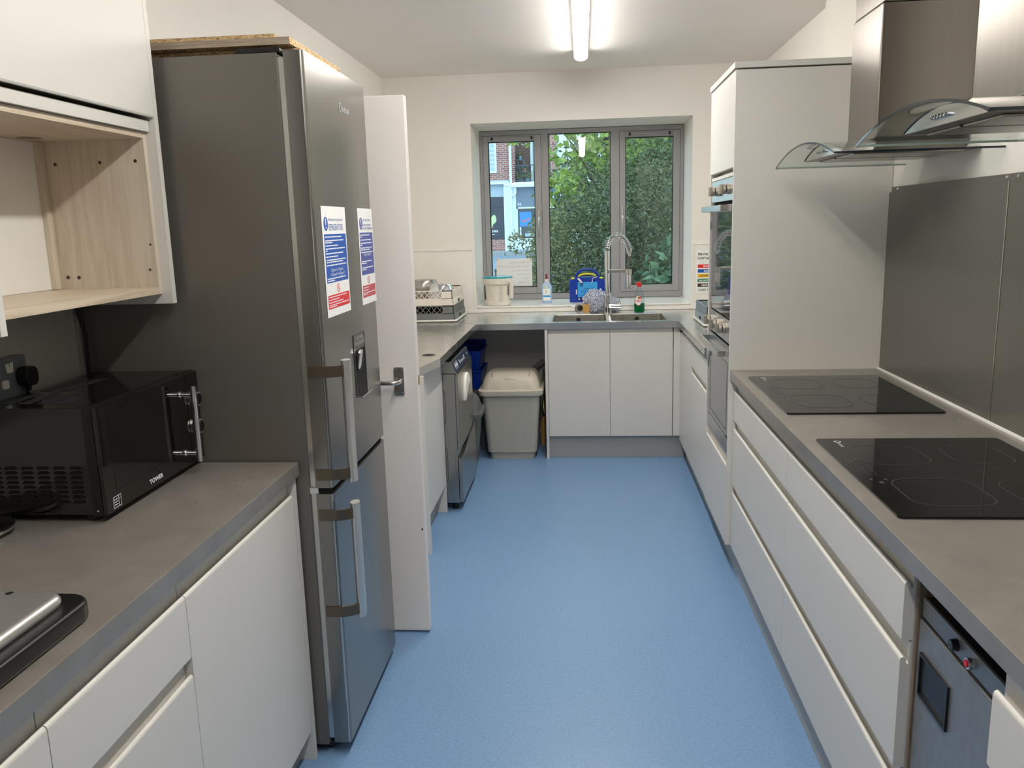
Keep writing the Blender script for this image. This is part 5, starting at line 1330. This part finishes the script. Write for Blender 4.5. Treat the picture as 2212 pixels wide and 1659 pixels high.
pot_plant('leafy pot on the balcony floor at the left', -2.66, YF + .35, 3.31, .11, 'bin_dark', 'leaf_mid', .12)
# signpost base outside the shop
pst = thing('parasol_base', 'white post on a square base outside the shop', 'post', (-2.64, 35.6, .44))
MB().cyl((-2.64, 35.6, .5), (-2.64, 35.6, 1.42), .035).build('post', 'ext_white', pst)
MB().box(-2.85, -2.43, 35.4, 35.8, .44, .50).build('foot', 'ext_pale', pst, bevel=.01)

# shrubs and trees
def leaves(mb, n, fn, size, rr, asp=.42, droop=0):
    for k in range(n):
        c = fn(rr)
        if c is None: continue
        d = Vector((rr.gauss(0, 1), rr.gauss(0, 1), rr.gauss(0, .8) - droop)).normalized()
        e = d.cross(Vector((rr.gauss(0, 1), rr.gauss(0, 1), rr.gauss(0, 1)))).normalized()
        L = size * rr.uniform(.65, 1.25)
        nrm_ = d.cross(e) * L * .12
        mb.add([c - d * L * .5, c + e * L * asp * .5 + nrm_, c + d * L * .5, c - e * L * asp * .5 + nrm_], [(0, 1, 2), (0, 2, 3)])
def shrub_fn(cx, cy, cz, rx, ry, rz):
    def fn(rr):
        while True:
            p = Vector((rr.uniform(-1, 1), rr.uniform(-1, 1), rr.uniform(-1, 1)))
            l = p.length
            if .5 < l < 1: break
        if p.y > .4: p.y = -p.y * .9
        l2 = 1 + .16 * mnoise.noise(p * 2.3) + .08 * mnoise.noise(p * 6)
        return Vector((cx + p.x * rx * l2, cy + p.y * ry * l2, cz + p.z * rz * l2))
    return fn
def shrub(name, label, blobs, m, size, seed, asp=.42, trunk=None, group=None, bark='bark'):
    rr = random.Random(seed)
    b0_ = blobs[0]
    t = thing(name, label, 'tree' if name == 'tree' else 'shrub', (b0_[0], b0_[1], -.2), group)
    mb = MB()
    for cx, cy, cz, rx, ry, rz, n in blobs: leaves(mb, n, shrub_fn(cx, cy, cz, rx, ry, rz), size, rr, asp)
    o = mb.build('foliage', m, t); o['kind'] = 'stuff'
    for pts, r in (trunk or []):
        MB().tube(pts, [r * (1 - .5 * i / max(1, len(pts) - 1)) for i in range(len(pts))], 8).build('branch', bark, t, smooth=True)
    return t
shrub('shrub', 'dense dark evergreen shrub filling the middle window pane', [(.30, 9.1, 1.0, .95, 1.0, 1.10, 15000), (.10, 8.7, .55, .60, .7, .60, 5000), (1.0, 9.4, 1.4, 1.0, 1.0, 1.25, 10000)], 'leaf_dark', .052, 11,
      trunk=[([(.35, 9.2, -.2), (.36, 9.15, .8), (.3, 9.1, 1.6)], .05), ([(.35, 9.2, .4), (.6, 9.0, 1.3), (.8, 8.9, 2.0)], .03)])
shrub('shrub', 'olive-green shrub tips reaching across the left window pane', [(-.32, 8.5, 1.42, .26, .45, .30, 900), (-.42, 8.6, .95, .22, .4, .30, 650), (-.66, 8.4, 1.36, .10, .12, .13, 130), (-.30, 8.3, 1.05, .3, .4, .5, 1200)], 'leaf_mid', .044, 12,
      trunk=[([(.1, 9.0, .2), (-.2, 8.7, .9), (-.4, 8.5, 1.4), (-.68, 8.4, 1.42)], .012)])
shrub('shrub', 'broad-leaved shrub low in the right window pane', [(.95, 8.0, .75, .50, .35, .62, 700), (.70, 7.7, .55, .25, .2, .30, 160)], 'leaf_broad', .14, 13, .55,
      trunk=[([(.95, 8.3, -.2), (.93, 8.2, .6), (.9, 8.1, 1.1)], .025)])
shrub('tree', 'lime-green leafy tree overhanging the top of the window', [(.36, 10.5, 2.72, .56, .8, .60, 900), (-.22, 10.6, 2.45, .34, .5, .55, 170), (-.40, 10.6, 2.95, .35, .4, .14, 80), (1.3, 11.0, 2.9, .9, .9, .5, 1100), (-.76, 10.8, 2.62, .24, .4, .12, 55), (-.20, 10.2, 1.95, .26, .3, .2, 110)], 'leaf_lime', .115, 14, .6,
      trunk=[([(-.32, 10.4, 2.75), (-.10, 10.3, 2.45), (.12, 10.2, 2.05), (.3, 10.0, 1.7)], .011), ([(.8, 11.4, -.2), (.75, 11.3, 1.5), (.4, 11, 2.4), (.1, 10.6, 2.9)], .05)])
shrub('tree', 'pale-trunked tree behind the shrubs at the right pane', [(2.1, 12.5, 2.6, 1.5, 1.0, 1.5, 6500), (.9, 13.0, 1.6, 1.4, 1.0, 1.6, 6500)], 'leaf_mid', .10, 15, .5,
      trunk=[([(1.36, 11.8, -.2), (1.38, 11.8, 2.0), (1.42, 11.8, 4.2)], .07)], bark='bark_pale')
shrub('shrub', 'dark hedge closing the view behind the tree trunks', [(1.4, 15.0, 1.6, 2.2, 1.0, 2.2, 9000)], 'leaf_dark', .13, 16, .5)
